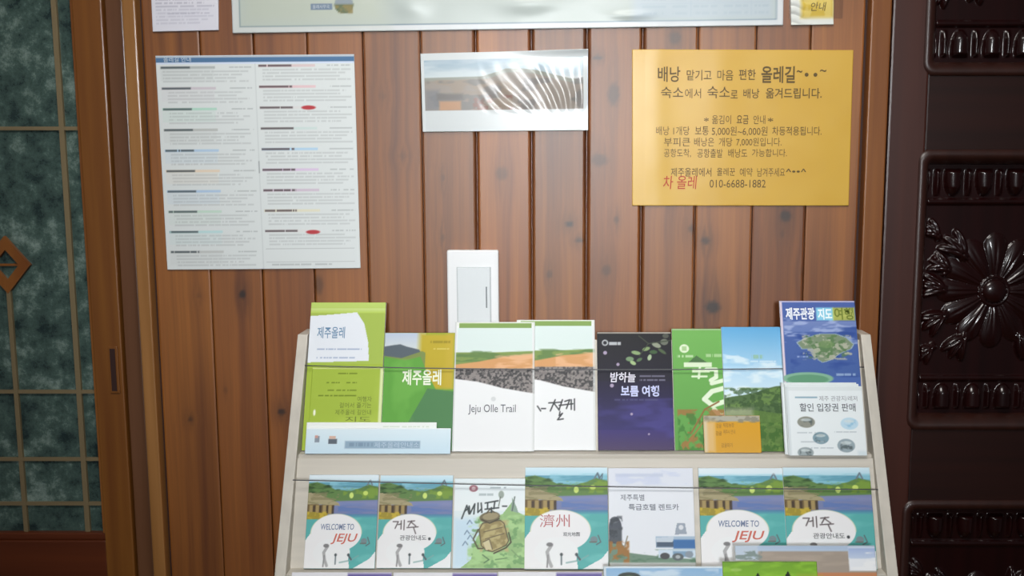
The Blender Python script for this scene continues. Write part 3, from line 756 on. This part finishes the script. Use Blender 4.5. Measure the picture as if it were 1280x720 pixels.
def olle(x0, x1):
    a = Art(x0, 400, x1, 566, 'e4e6e8'); w_ = x1-x0
    a.rect(x0, 400, x1, 405, 'dfe2dc').rect(x0+5, 401.5, x1-4, 408, '7f9e54').rect(x0+3, 408, x1-3, 440, 'd2e0de')
    a.below([(x0, 440), (x0+.5*w_, 440), (x1, 438)], '7c9450'); a.blot((x0, 438, x1, 452), 18, 4, '5c7c48', .45, .6, .8, 3)
    a.below([(x0, 456), (x0+.3*w_, 452), (x0+.6*w_, 446), (x1, 443)], 'cf9a66'); a.blot((x0+.5*w_, 440, x1, 462), 24, 5, 'e0b088', .45, .6, .8, 8)
    a.below([(x0, 461), (x1, 461)], '8a8482'); a.blot((x0, 461, x1, 494), 2.5, 2.5, '3c3c3e', .42, .6, .85, 6)
    a.below([(x0, 474), (x0+.3*w_, 478), (x0+.6*w_, 486), (x1, 493)], 'e6e8ea')
    a.rect(x0, 400, x0+1.8, 566, 'ccd0d0', .9).rect(x1-2.5, 400, x1, 566, 'd5d8d8', .8, 1.5)
    return a
a = olle(567, 668)
a.text('Jeju Olle Trail', 586, 507, 645, 520, '565a62', .004); a.ell(617, 500, 3, 3, 'cfd2d4')
B('trail_booklet', 0, 0.0056, 0.0036, a, 'white booklet with dune picture on top and English title, beside the mustard brochure', (567, 401, 668, 566))
a = olle(645, 744)
for pts in ([(686, 507), (702, 506)], [(694, 503), (688, 517)], [(693, 508), (699, 516)], [(677, 514), (682, 514)], [(703, 503), (699, 515)], [(699, 510), (716, 508)], [(700, 518), (699, 523), (703, 520), (697, 528), (704, 527)],
            [(706, 505), (712, 503), (708, 514)], [(714, 503), (714, 515)], [(718, 502), (718, 516)], [(672, 511), (676, 517)]): a.line(pts, 1.7, '3a3c40')
B('trail_booklet', 0, 0.0005, 0.0035, a, 'white dune booklet with brush-written Korean title, tucked behind the English one', (645, 400, 744, 566))
a = Art(747, 415, 841, 565, '1a1824')
a.grad(747, 415, 841, 480, '17181c', '1c1a2c').grad(747, 478, 841, 545, '1e1a34', '35306c').grad(747, 540, 841, 566, '3c3270', '4a3c5c')
a.blot((747, 500, 841, 560), 40, 14, '4c4690', .45, .7, .6, 4)
a.rect(747, 415, 841, 417, 'a09a90')
for k, (x, y, rx, ry, r, c) in enumerate([(796, 442, 6, 2.4, .2, '86a070'), (788, 450, 5, 3, 0, '72906a'), (792, 455, 4, 2.4, .5, '9fb884'), (813, 448, 2.4, 4, .3, 'a4b894'), (809, 437, 5, 2.4, -.3, '7c9464'), (822, 432, 6, 3, .4, '8c9480'), (832, 428, 5, 4, 0, '666c60'), (829, 440, 6, 2, .6, '4a5c40'), (834, 420, 4, 3, 0, '4c5048'), (800, 451, 4, 2, -.5, '4e6a48'), (818, 441, 5, 2.5, 0, '3e5a3a')]): a.ell(x, y, rx, ry, c, 1, r)
a.line([(800, 420), (812, 430), (840, 426)], 1.2, '3a4434').line([(812, 430), (800, 446)], 1, '3a4434')
for x, y, r in ((757, 442, 2.4), (773, 457, 2), (789, 520, 1.6), (765, 484, 2.4), (810, 545, 1.2)): a.ell(x, y, r, r, 'a89ab4')
a.ell(757, 429, 4, 4, 'b0b4b8').ell(757, 429, 2.4, 2.4, '24252c'); a.dashes(762, 777, 430, 4, 'c2c6ca', .9, 3)
a.text('밤하늘', 763, 467, 795, 480, 'd4d2e0', .02, .1); a.text('보름 여행', 776, 484, 824, 498, 'c0c6ea', .03)
a.dashes(800, 834, 472, 2, '8c8aa0', .7, 3).dashes(800, 832, 477, 2, '8c8aa0', .7, 7).dashes(768, 822, 502, 2, '4c4a70', .8, 7)
B('night_brochure', 0, 0.001, 0.006, a, 'dark navy night-sky brochure with white lettering in the middle of the upper shelf', (747, 415, 841, 566))
a = Art(842, 411, 936, 566, '68a654')
a.grad(842, 411, 936, 566, '70ad58', '5c9a48'); a.rect(842, 411, 936, 413, '9cb88c')
a.ell(857, 437, 6, 5.5, 'dbe8cc').rect(854, 434, 860, 440, 'a6c890'); a.dashes(848, 868, 447, 3, 'c4dcb4', .8, 2)
a.poly([(858, 458), (872, 446), (890, 458)], '4a6e44'); a.rect(856, 455, 891, 461, 'd6e6c8').rect(866, 463, 888, 468, 'd0e4c0').line([(876, 461), (874, 475)], 3, 'd8e8cc').line([(866, 473), (884, 473)], 2.5, 'd8e8cc')
a.line([(884, 464), (896, 464), (896, 474), (889, 478)], 5, 'dcead0').line([(890, 482), (905, 478), (915, 476)], 5, 'dcead0')
a.line([(905, 488), (890, 492), (880, 502), (890, 510), (905, 505)], 6, 'dcead0').line([(892, 515), (900, 524), (908, 520)], 6, 'd4e4c4'); a.dashes(884, 904, 446, 4, 'c4dcb4', .6, 3)
a.blot((846, 515, 905, 566), 9, 8, 'a0693a', .5, .6, .8, 5); a.blot((846, 520, 880, 566), 6, 9, '3f7a34', .5, .6, .8, 15)
a.line([(862, 545), (880, 515), (898, 505)], 2, '8c6a3c').line([(856, 560), (884, 522)], 1.6, '9c7440')
B('forest_brochure', 0, 0.0005, 0.004, a, 'bright green brochure with big white brush strokes, partly behind the blue sky brochure', (842, 411, 936, 566))
a = Art(905, 407, 981, 566, '8abce0')
a.grad(905, 407, 981, 460, '5ea4d4', 'a4cce6').grad(905, 458, 981, 505, 'a8cfe8', 'd4e6f0'); a.blot((905, 440, 981, 500), 22, 9, 'dcebf2', .48, .65, .8, 6)
hill = [(905, 499), (916, 497), (930, 495), (945, 492), (958, 487), (970, 484), (981, 483)]
a.below(hill, '4e6a40'); a.blot((905, 486, 981, 566), 10, 6, '6a8a48', .45, .6, .8, 4); a.blot((905, 486, 981, 566), 5, 4, '34502c', .5, .6, .7, 9)
a.below([(905, 516), (940, 514), (981, 520)], '66883c', .6); a.blot((905, 530, 981, 566), 4, 4, '3c6428', .45, .58, .8, 12); a.rect(905, 512, 940, 522, 'a4a890', .7, 6)
a.dashes(942, 956, 446, 5, '8fb894', .7, 3).dashes(940, 972, 452, 2, 'd0e4f0', .8, 4)
B('landscape_brochure', 0, 0.006, 0.004, a, 'sky blue brochure with green hill picture, left of the island map brochure', (905, 407, 981, 566))
a = Art(884, 516, 951, 566, 'cf9a2c')
a.rect(884, 516, 951, 524, 'a9a798', 1, 2); a.blot((884, 514, 951, 526), 8, 4, '83806e', .5, .62, .8, 3)
a.rect(884, 524, 898, 566, 'd6b47c', .9, 8).rect(884, 524, 888, 566, 'cfc8b8', .8, 4); a.grad(898, 526, 951, 566, 'd29a20', 'cf9c36', .8)
for s_, x0, y0, x1 in (('감귤', 899, 527, 905), ('체험농장', 907, 526, 920), ('감귤', 898, 537, 905), ('제주시 안내', 907, 535, 921), ('감귤따기', 904, 553, 917)): a.text(s_, x0, y0, x1, y0+6, '8c6414')
B('orange_card', 0, 0.0110, 0.002, a, 'small orange card standing before the green and sky blue brochures', (880, 516, 951, 566), cat='card')
a = Art(980, 371, 1076, 566, '4a66a8')
a.grad(980, 371, 1076, 470, '4c62a4', '44609e'); a.rect(980, 371, 983, 566, 'd8c8d4', 1, 1).rect(980, 371, 1076, 373, 'c0b8d0', .9)
a.grad(983, 398, 1076, 412, '9aa8d0', '7c90c4', .5); a.blot((984, 390, 1076, 428), 18, 5, 'aab8dc', .5, .65, .7, 3); a.blot((990, 405, 1076, 470), 26, 10, '2c4890', .5, .65, .8, 7)
isl = [(1000, 426), (1012, 420), (1030, 415), (1048, 415), (1062, 420), (1070, 428), (1066, 434), (1052, 440), (1040, 448), (1030, 451), (1024, 447), (1028, 440), (1018, 434), (1006, 434)]
a.poly([(x*1.05-51.8, y*1.06-26) for x, y in isl], '8fa4b4'); a.poly(isl, '7a8c72'); a.blot((1010, 416, 1064, 446), 8, 5, '587a50', .42, .55, .9, 4).blot((1006, 416, 1068, 448), 5, 4, 'b4b4a4', .55, .65, .8, 10)
a.ell(1036, 428, 10, 5, '6c8c58', .7); a.ell(1010, 472, 32, 8, '7fae94').ell(1010, 473, 26, 6, '5f9474'); a.dashes(1046, 1070, 467, 3, '9cb4d4', .8, 2).dashes(998, 1012, 444, 2, 'a0b4dc', .7, 3)
a.rect(1026, 380, 1048, 397, '8cd4ea', .9, 2); a.rect(1047, 380, 1075, 397, 'cfcf3c', .7, 2)
a.text('제주관광', 987, 380, 1024, 396, 'e6ebf2', .03); a.text('지도', 1028, 381, 1046, 396, 'eef8fc', .03); a.text('여행', 1049, 380, 1073, 396, '6c7c1e', .02)
B('island_map', 0, 0.0160, 0.0025, a, 'deep blue map brochure with green island picture at the right end of the upper shelf', (980, 371, 1076, 566))
# white discount leaflets: a fanned pile of three
def discount(shadow):
    a = Art(985, 474, 1081, 566, 'e0e7ea')
    a.rect(985, 474, 1081, 480, 'd6dee0')
    return a
for q, (dx_, off, lab) in enumerate(((-0.0062, 0.0190, 'rearmost white leaflet of the ticket pile right of the orange card'),
                                     (-0.0032, 0.0215, 'middle white leaflet of the ticket pile right of the orange card'))):
    a = discount(0); a.rect(985, 474, 986.2, 566, 'b4bcc0'); B('discount_leaflet', 0, off, 0.002, a, lab, (985+q, 472+q, 1080, 566), dx=dx_, group='pile of white ticket leaflets')
a = discount(0)
a.rect(985, 474, 988, 566, 'cdd6da', .8, 1.5); a.rect(996, 488, 1024, 490, '88a8b8')
a.text('제주 관광지/레저', 1026, 487, 1074, 494, '8a8c94'); a.text('할인 입장권 판매', 1001, 497, 1071, 508, '5c6068', .01)
for x, y, rx, ry, c in ((1008, 522, 11, 7.5, '8c8e84'), (1025, 543, 10, 8, '7c98a4'), (1056, 553, 11, 9, '94a4ac'), (1005, 562, 10, 7, '98a4a8'), (1062, 524, 11, 8, 'b8d4e4')):
    a.ell(x, y, rx, ry, c); a.blot((x-rx*.7, y-ry*.6, x+rx*.7, y+ry*.6), 6, 4, '4e5a5c' if c != 'b8d4e4' else '8cbcd8', .45, .6, .8, int(x)); a.ell(x, y-ry*.4, rx*.6, ry*.25, 'd0dadc', .7)
for x0, x1, y in ((996, 1020, 536), (1038, 1070, 535), (1012, 1040, 556), (1000, 1030, 548)): a.dashes(x0, x1, y, 1.4, 'a4b0b8', .7, int(x0))
a.rect(1070, 560, 1081, 566, 'c4d4dc', .6, 4)
B('discount_leaflet', 0, 0.0240, 0.002, a, 'front white leaflet with round pictures, topmost of the ticket pile at right', (985, 475, 1081, 566), group='pile of white ticket leaflets')

# --- middle tier: the island guides share one picture
def guide(x0, y0, x1, y1, s1=0, top='cfe4ee', tail=True):
    a = Art(0, 0, 100, 125, 'e6e9ea')
    a.grad(0, 0, 100, 14, top, 'a4cfe0'); a.grad(0, 10, 100, 24, '5f9ab0', '6ca8b8'); a.blot((30, 8, 100, 20), 26, 4, '8cc4d4', .45, .6, .8, 3)
    a.below([(0, 12), (12, 10), (26, 14), (38, 20), (60, 22), (75, 18), (86, 13), (100, 17)], '5e8048'); a.blot((0, 12, 50, 26), 14, 4, '35502e', .45, .6, .9, 2)
    a.blot((50, 16, 100, 32), 10, 5, '7d9c3c', .42, .6, .8, 5); a.ell(62, 28, 3, 4, 'c8dc78').ell(82, 25, 3.5, 3, 'c0d46a').line([(84, 14), (88, 7), (91, 14)], 2, '6c7c88')
    a.below([(0, 40), (40, 36), (100, 34)], '7680a8'); a.blot((44, 34, 100, 52), 34, 4, '5f78b0', .45, .6, .9, 8); a.rect(42, 36, 100, 42, '8a8fb6', .5, 4)
    a.poly([(0, 24), (14, 26), (44, 38), (46, 42), (20, 40), (0, 41)], 'a39a78'); a.blot((0, 24, 44, 42), 12, 3, '86805e', .5, .62, .8, 7)
    a.poly([(0, 40), (38, 41), (34, 53), (0, 54)], '6c5a3c'); 
    for x in (3, 12, 22, 30): a.rect(x, 41, x+5, 53, 'a08c5c', 1, 1.5).rect(x+5, 42, x+8, 53, '40342a', .9, 1.5)
    a.poly([(0, 50), (30, 52), (24, 70), (10, 82), (0, 90)], '9c8c34'); a.blot((0, 50, 30, 90), 5, 5, 'c4ac3c', .45, .6, .9, 4)
    a.below([(20, 60), (48, 56), (100, 55)], '58aaa8'); a.grad(36, 53, 100, 58, '4c7ca4', '58a4ac', .9); a.blot((50, 58, 100, 120), 30, 14, '6cbcb8', .45, .65, .7, 9)
    Xp, Yp = a.X, a.Y
    # pale balloon in the lower half
    a.put(a.edge(np.hypot((Xp-43)/36, (Yp-78)/25)*25-25), 'e8e8ea'); a.poly([(0, 88), (10, 74), (22, 64), (60, 100), (64, 125), (0, 125)], 'e8e8ea')
    a.ell(38, 104, 26, 18, 'e8eaec'); a.put(a.edge(np.abs(np.hypot((Xp-43)/36, (Yp-78)/25)-1)*25-.5)*(Yp < 80), 'd8d8b8', .6)
    a.poly([(100, 102), (92, 112), (74, 122), (68, 125), (100, 125)], 'e6e8ea')
    a.line([(50, 117), (66, 114), (76, 108)], 2, '7fa6a6', .7)
    a.line([(32, 96), (27, 104), (29, 114), (32, 121)], 4, '9a9a9c', .8).ell(30, 95, 4, 2.5, '7c7c7e'); a.line([(28, 108), (27, 122)], 2, '8e8e90')
    a.line([(44, 109), (44, 119)], 1.8, '66747a').ell(44, 107, 1.8, 2, '4c5458').line([(63, 109), (66, 113)], 2.5, '56646a').ell(62, 107, 1.8, 2, '4c5458')
    a.ell(83, 89, 4.5, 4, '77848a', .9).line([(88, 84), (91, 92), (86, 95)], 1.5, '5c6c70').line([(78, 92), (86, 92)], 1.5, '6c6a64')
    return a
def G(px, label, kind, step=None):
    a = guide(0, 0, 100, 125)
    if kind == 'en':
        a.text('WELCOME TO', 21, 66, 68, 74, '6c7c9c', .012, .1); a.text('JEJU', 36, 79, 74, 93, 'c8695a', .012, .25)
        a.rect(0, 0, 100, 8, 'dfe8ee', .7, 3)
    elif kind == 'ko':
        for pts in ([(20, 63), (27, 63), (23, 72)], [(27, 67), (31, 66)], [(31, 62), (31, 73)], [(35, 61), (35, 74)], [(40, 63), (49, 62)], [(45, 62), (41, 69)], [(45, 64), (51, 69)], [(39, 71), (54, 70)], [(48, 71), (51, 79)]): a.line(pts, 1.5, '5c5254')
        a.text('관광안내도', 30, 81, 66, 88, '585c60', .01); a.ell(70, 86, 1.8, 2, '44484c')
    else:
        a.text('濟州', 18, 58, 54, 74, 'b4686a', 0); a.text('观光地图', 46, 80, 66, 85, '50545a', .01); a.line([(88, 8), (90, 14), (94, 8), (93, 15)], 1.3, '5a6c78')
    return B('island_guide', 1, px[4], 0.0035, a, label, px[:4])
G((383, 593, 471, 713, .002), 'island guide with red English title at the left end of the middle shelf', 'en')
G((473, 594, 565, 713, .001), 'island guide with brush-written Korean title, second from left on the middle shelf', 'ko')
a = Art(567, 598, 658, 713, 'dbe6ea')
a.grad(567, 598, 658, 640, 'dde8ec', 'e6ecee'); a.rect(567, 650, 600, 713, 'c4dcec', .9, 8)
a.poly([(592, 684), (600, 668), (604, 656), (628, 644), (640, 628), (644, 640), (656, 646), (658, 713), (576, 713), (590, 702)], '93b87e'); a.blot((585, 645, 658, 713), 16, 10, 'a9cf90', .45, .6, .9, 3); a.blot((590, 650, 658, 713), 7, 5, '6f9c66', .55, .66, .8, 9)
a.poly([(638, 640), (640, 623), (645, 634), (648, 643)], '8ca494').line([(643, 622), (640, 640)], 1.5, '5c6c64')
a.poly([(599, 664), (603, 656), (625, 652), (630, 656), (636, 678), (633, 684), (616, 692), (608, 690), (602, 684)], '94865a')
a.blot((599, 652, 636, 692), 7, 6, 'b9ac7a', .42, .6, .9, 5); a.line([(599, 664), (603, 656), (625, 652), (630, 656), (636, 678), (633, 684), (616, 692), (608, 690), (602, 684), (599, 664)], 1.3, '5a5040')
a.ell(612, 648, 13, 7, '6f6750', 1, -.15).ell(613, 647, 10, 4.5, '9a9070', 1, -.15).line([(602, 651), (612, 656), (624, 650)], 1.4, '4a4436').line([(608, 643), (612, 638), (618, 642)], 1.6, '5c5648')
a.line([(605, 667), (628, 661)], 1.2, '6a6048').line([(607, 676), (630, 669)], 1.2, '6a6048').poly([(604, 680), (612, 676), (616, 689), (608, 690)], 'cdc39c').line([(604, 680), (612, 676), (616, 689)], 1, '5a5040')
a.line([(598, 664), (592, 676), (598, 688), (604, 688)], 1.8, '5a5242').line([(636, 668), (639, 680), (633, 687), (618, 694)], 1.8, '4e4a3c')
for x, y in ((584, 668), (588, 674), (582, 682), (587, 655)): a.line([(x-3, y+2), (x, y-3), (x+3, y+1)], 1.4, '7890a8')
a.line([(604, 696), (612, 702), (606, 706)], 1.4, '5c7c58').line([(640, 690), (652, 702)], 1.4, '7a9c6c').line([(620, 702), (634, 700)], 1.4, '6a9060')
a.ell(591, 611, 5.5, 4.5, '9a6a74').ell(591, 611, 2.6, 2.2, 'd0b4ba'); a.dashes(598, 616, 619, 3, '9aa8ac', .7, 4).ell(626, 619, 3.5, 5, '98a49c').dashes(612, 632, 610, 2, '8c9aa0', .7, 4); a.line([(625, 622), (623, 634)], 1.2, '6a746c')
for pts in ([(577, 650), (583, 633), (586, 644)], [(581, 640), (586, 636)], [(586, 634), (587, 644), (593, 631), (592, 644)], [(597, 630), (597, 642), (601, 638)], [(601, 630), (602, 642)], [(606, 630), (622, 627)], [(609, 630), (609, 637)], [(618, 628), (617, 637)], [(606, 638), (623, 636)], [(614, 636), (614, 642)], [(628, 634), (633, 634)]): a.line(pts, 1.9, '3c4446')
B('backpack_guide', 1, .001, 0.005, a, 'pale guide with drawing of a tan backpack on green land, on the middle shelf', (567, 598, 658, 713))
G((656, 583, 760, 713, .0045), 'island guide with red Chinese characters in the middle of the middle shelf', 'zh')
a = Art(761, 585, 868, 709, 'dfe3ea')
a.rect(761, 585, 868, 608, 'd6dbe6'); a.blot((770, 588, 860, 606), 20, 6, 'c2cbe2', .45, .62, .7, 4); a.rect(770, 592, 830, 596, 'b8c2d8', .7, 2)
a.text('제주특별', 776, 618, 806, 626, '7e848e', .01); a.text('특급호텔 렌트카', 786, 630, 849, 638, '6a707c', .012)
a.ell(769, 659, 8, 13, '4c525c').rect(761, 660, 777, 680, '50565e', 1, 2).ell(768, 650, 5, 4, '60666e'); a.blot((761, 645, 778, 680), 5, 5, '363c44', .5, .65, .7, 3)
a.below([(761, 678), (778, 680), (786, 690), (800, 692), (830, 695), (868, 698)], '6f8a78'); a.blot((761, 676, 786, 709), 6, 6, '9c6a34', .42, .58, .9, 5); a.blot((770, 686, 868, 702), 14, 5, '52745c', .45, .6, .8, 7).line([(780, 683), (784, 670)], 1.5, '8a8474')
a.ell(850, 662, 6, 5, 'b4bcc8').poly([(843, 668), (846, 654), (856, 654), (858, 667)], '98a2b0'); a.ell(851, 659, 3, 3, 'd6dae0')
a.rect(819, 670, 868, 684, 'a4bace').rect(820, 676, 842, 683, '4c5c70', 1, 2).rect(841, 674, 868, 685, '3f6ea6', 1, 2).poly([(820, 672), (842, 670), (840, 677), (820, 677)], 'c0ccd8')
a.rect(822, 686, 868, 696, 'c8d8e6', 1, 2).rect(840, 688, 864, 695, '7c9cb8', 1, 2).ell(830, 694, 6, 4, '4a4c50').ell(846, 695, 7, 4.5, '5c6468').ell(846, 695, 3, 2.2, 'a8b0b4').ell(860, 692, 5, 4, '8894a0')
a.rect(761, 702, 868, 709, 'e4e6e8', .9, 2)
B('hotel_brochure', 1, .001, 0.0055, a, 'white brochure with stone statue and blue vehicles, right of the Chinese guide', (761, 585, 868, 713))
G((875, 585, 983, 713, .001), 'island guide with red English title behind the green tree leaflet, second from right', 'en')
G((982, 583, 1092, 713, .0045), 'island guide with brush-written Korean title at the right end of the middle shelf', 'ko')

# --- lower tier: only the top edges show
for i, (x0, x1, lab) in enumerate(((362, 488, 'white and purple leaflet at the left end of the lowest visible shelf'), (490, 621, 'white and purple leaflet second from left on the lowest visible shelf'), (622, 753, 'white and purple leaflet third from left on the lowest visible shelf'))):
    xm = x0+(0.56 if i != 1 else 0.57)*(x1-x0)
    a = Art(x0, 0, x1, 178, 'e2e2e8', 1.0)
    a.rect(xm, 1.5, x1, 178, '6a60a0', 1, 1.5).rect(xm, 0, x1, 2, 'aaa2c4', .9, 1); a.dashes(x0+8, xm-8, 14, 4, '9a94b4', .8, i); a.blot((xm, 4, x1, 178), 20, 20, '8478b4', .5, .65, .6, i)
    a.dashes(x0+8, xm-14, 24, 3, '9a94b4', .7, i+4)
    B('purple_leaflet', 2, 0.001+0.0006*i, 0.004, a, lab, (x0, [715.5, 715.5, 714.5][i], x1, 800), group='purple leaflets on the lowest shelf')
a = Art(755, 0, 905, 184, '9ec2de', 1.0)
a.rect(755, 0, 905, 2.2, 'e4eaee', 1, 1).grad(755, 2, 905, 40, '8cb4d8', 'b4d0e4').rect(755, 0, 758, 110, 'd0dae2'); a.ell(787, 12, 14, 5, '3c4440').ell(787, 15, 10, 4, '6c8454'); a.below([(755, 50), (800, 40), (850, 48), (905, 38)], '4c8a74'); a.blot((800, 3, 900, 30), 30, 8, 'd0e0ec', .45, .65, .8, 3)
B('blue_sky_leaflet', 2, 0.001, 0.005, a, 'blue sky leaflet with white rim in the middle of the lowest visible shelf', (755, 708, 905, 800))
a = Art(921, 682, 1098, 892, 'a39888', 1.0)
a.grad(921, 682, 1098, 690, 'a8bcd6', 'b4c6dc'); a.rect(950, 689, 1066, 892, 'a2968a'); a.blot((950, 690, 1066, 720), 30, 4, 'b0a294', .45, .65, .6, 2)
a.rect(921, 682, 950, 700, 'bccada', 1, 3); a.blot((921, 688, 955, 700), 10, 4, '7c8c88', .45, .6, .9, 5); a.rect(1064, 684, 1098, 713, 'e6eaf0').grad(1064, 685, 1098, 698, 'a0b4dc', 'c2d0e6'); a.blot((1064, 690, 1098, 712), 16, 5, 'f0f2f4', .42, .6, .9, 3)
a.rect(990, 715, 1098, 892, 'c4845c', 1, 2); a.rect(950, 718, 1030, 892, 'b8a03c', .6, 4)
B('scenery_leaflet', 2, 0.0005, 0.004, a, 'taupe leaflet with pale sky band, right end of the lowest shelf', (921, 682, 1098, 800))
a = Art(905, 700, 1024, 890, '7ab02c', 1.0)
a.grad(905, 700, 1024, 725, '70a02c', '84bc2c'); a.rect(905, 700, 1024, 701.5, '5c7c34', .8, 1); a.blot((905, 700, 1024, 890), 26, 10, '94c83c', .5, .65, .6, 3)
for xt, yt in ((949, 713), (987, 711)): a.poly([(xt, yt), (xt+3, yt+5), (xt+7, yt+20), (xt+12, yt+60), (xt-12, yt+60), (xt-7, yt+20), (xt-3, yt+5)], '16220e')
a.rect(1000, 716, 1024, 890, 'a8a83c', .7, 8); a.ell(922, 710, 7, 2, 'a4c868', .7)
B('tree_leaflet', 2, 0.006, 0.004, a, 'grass green leaflet with two pointed dark trees at the right of the lowest shelf', (905, 700, 1024, 800))
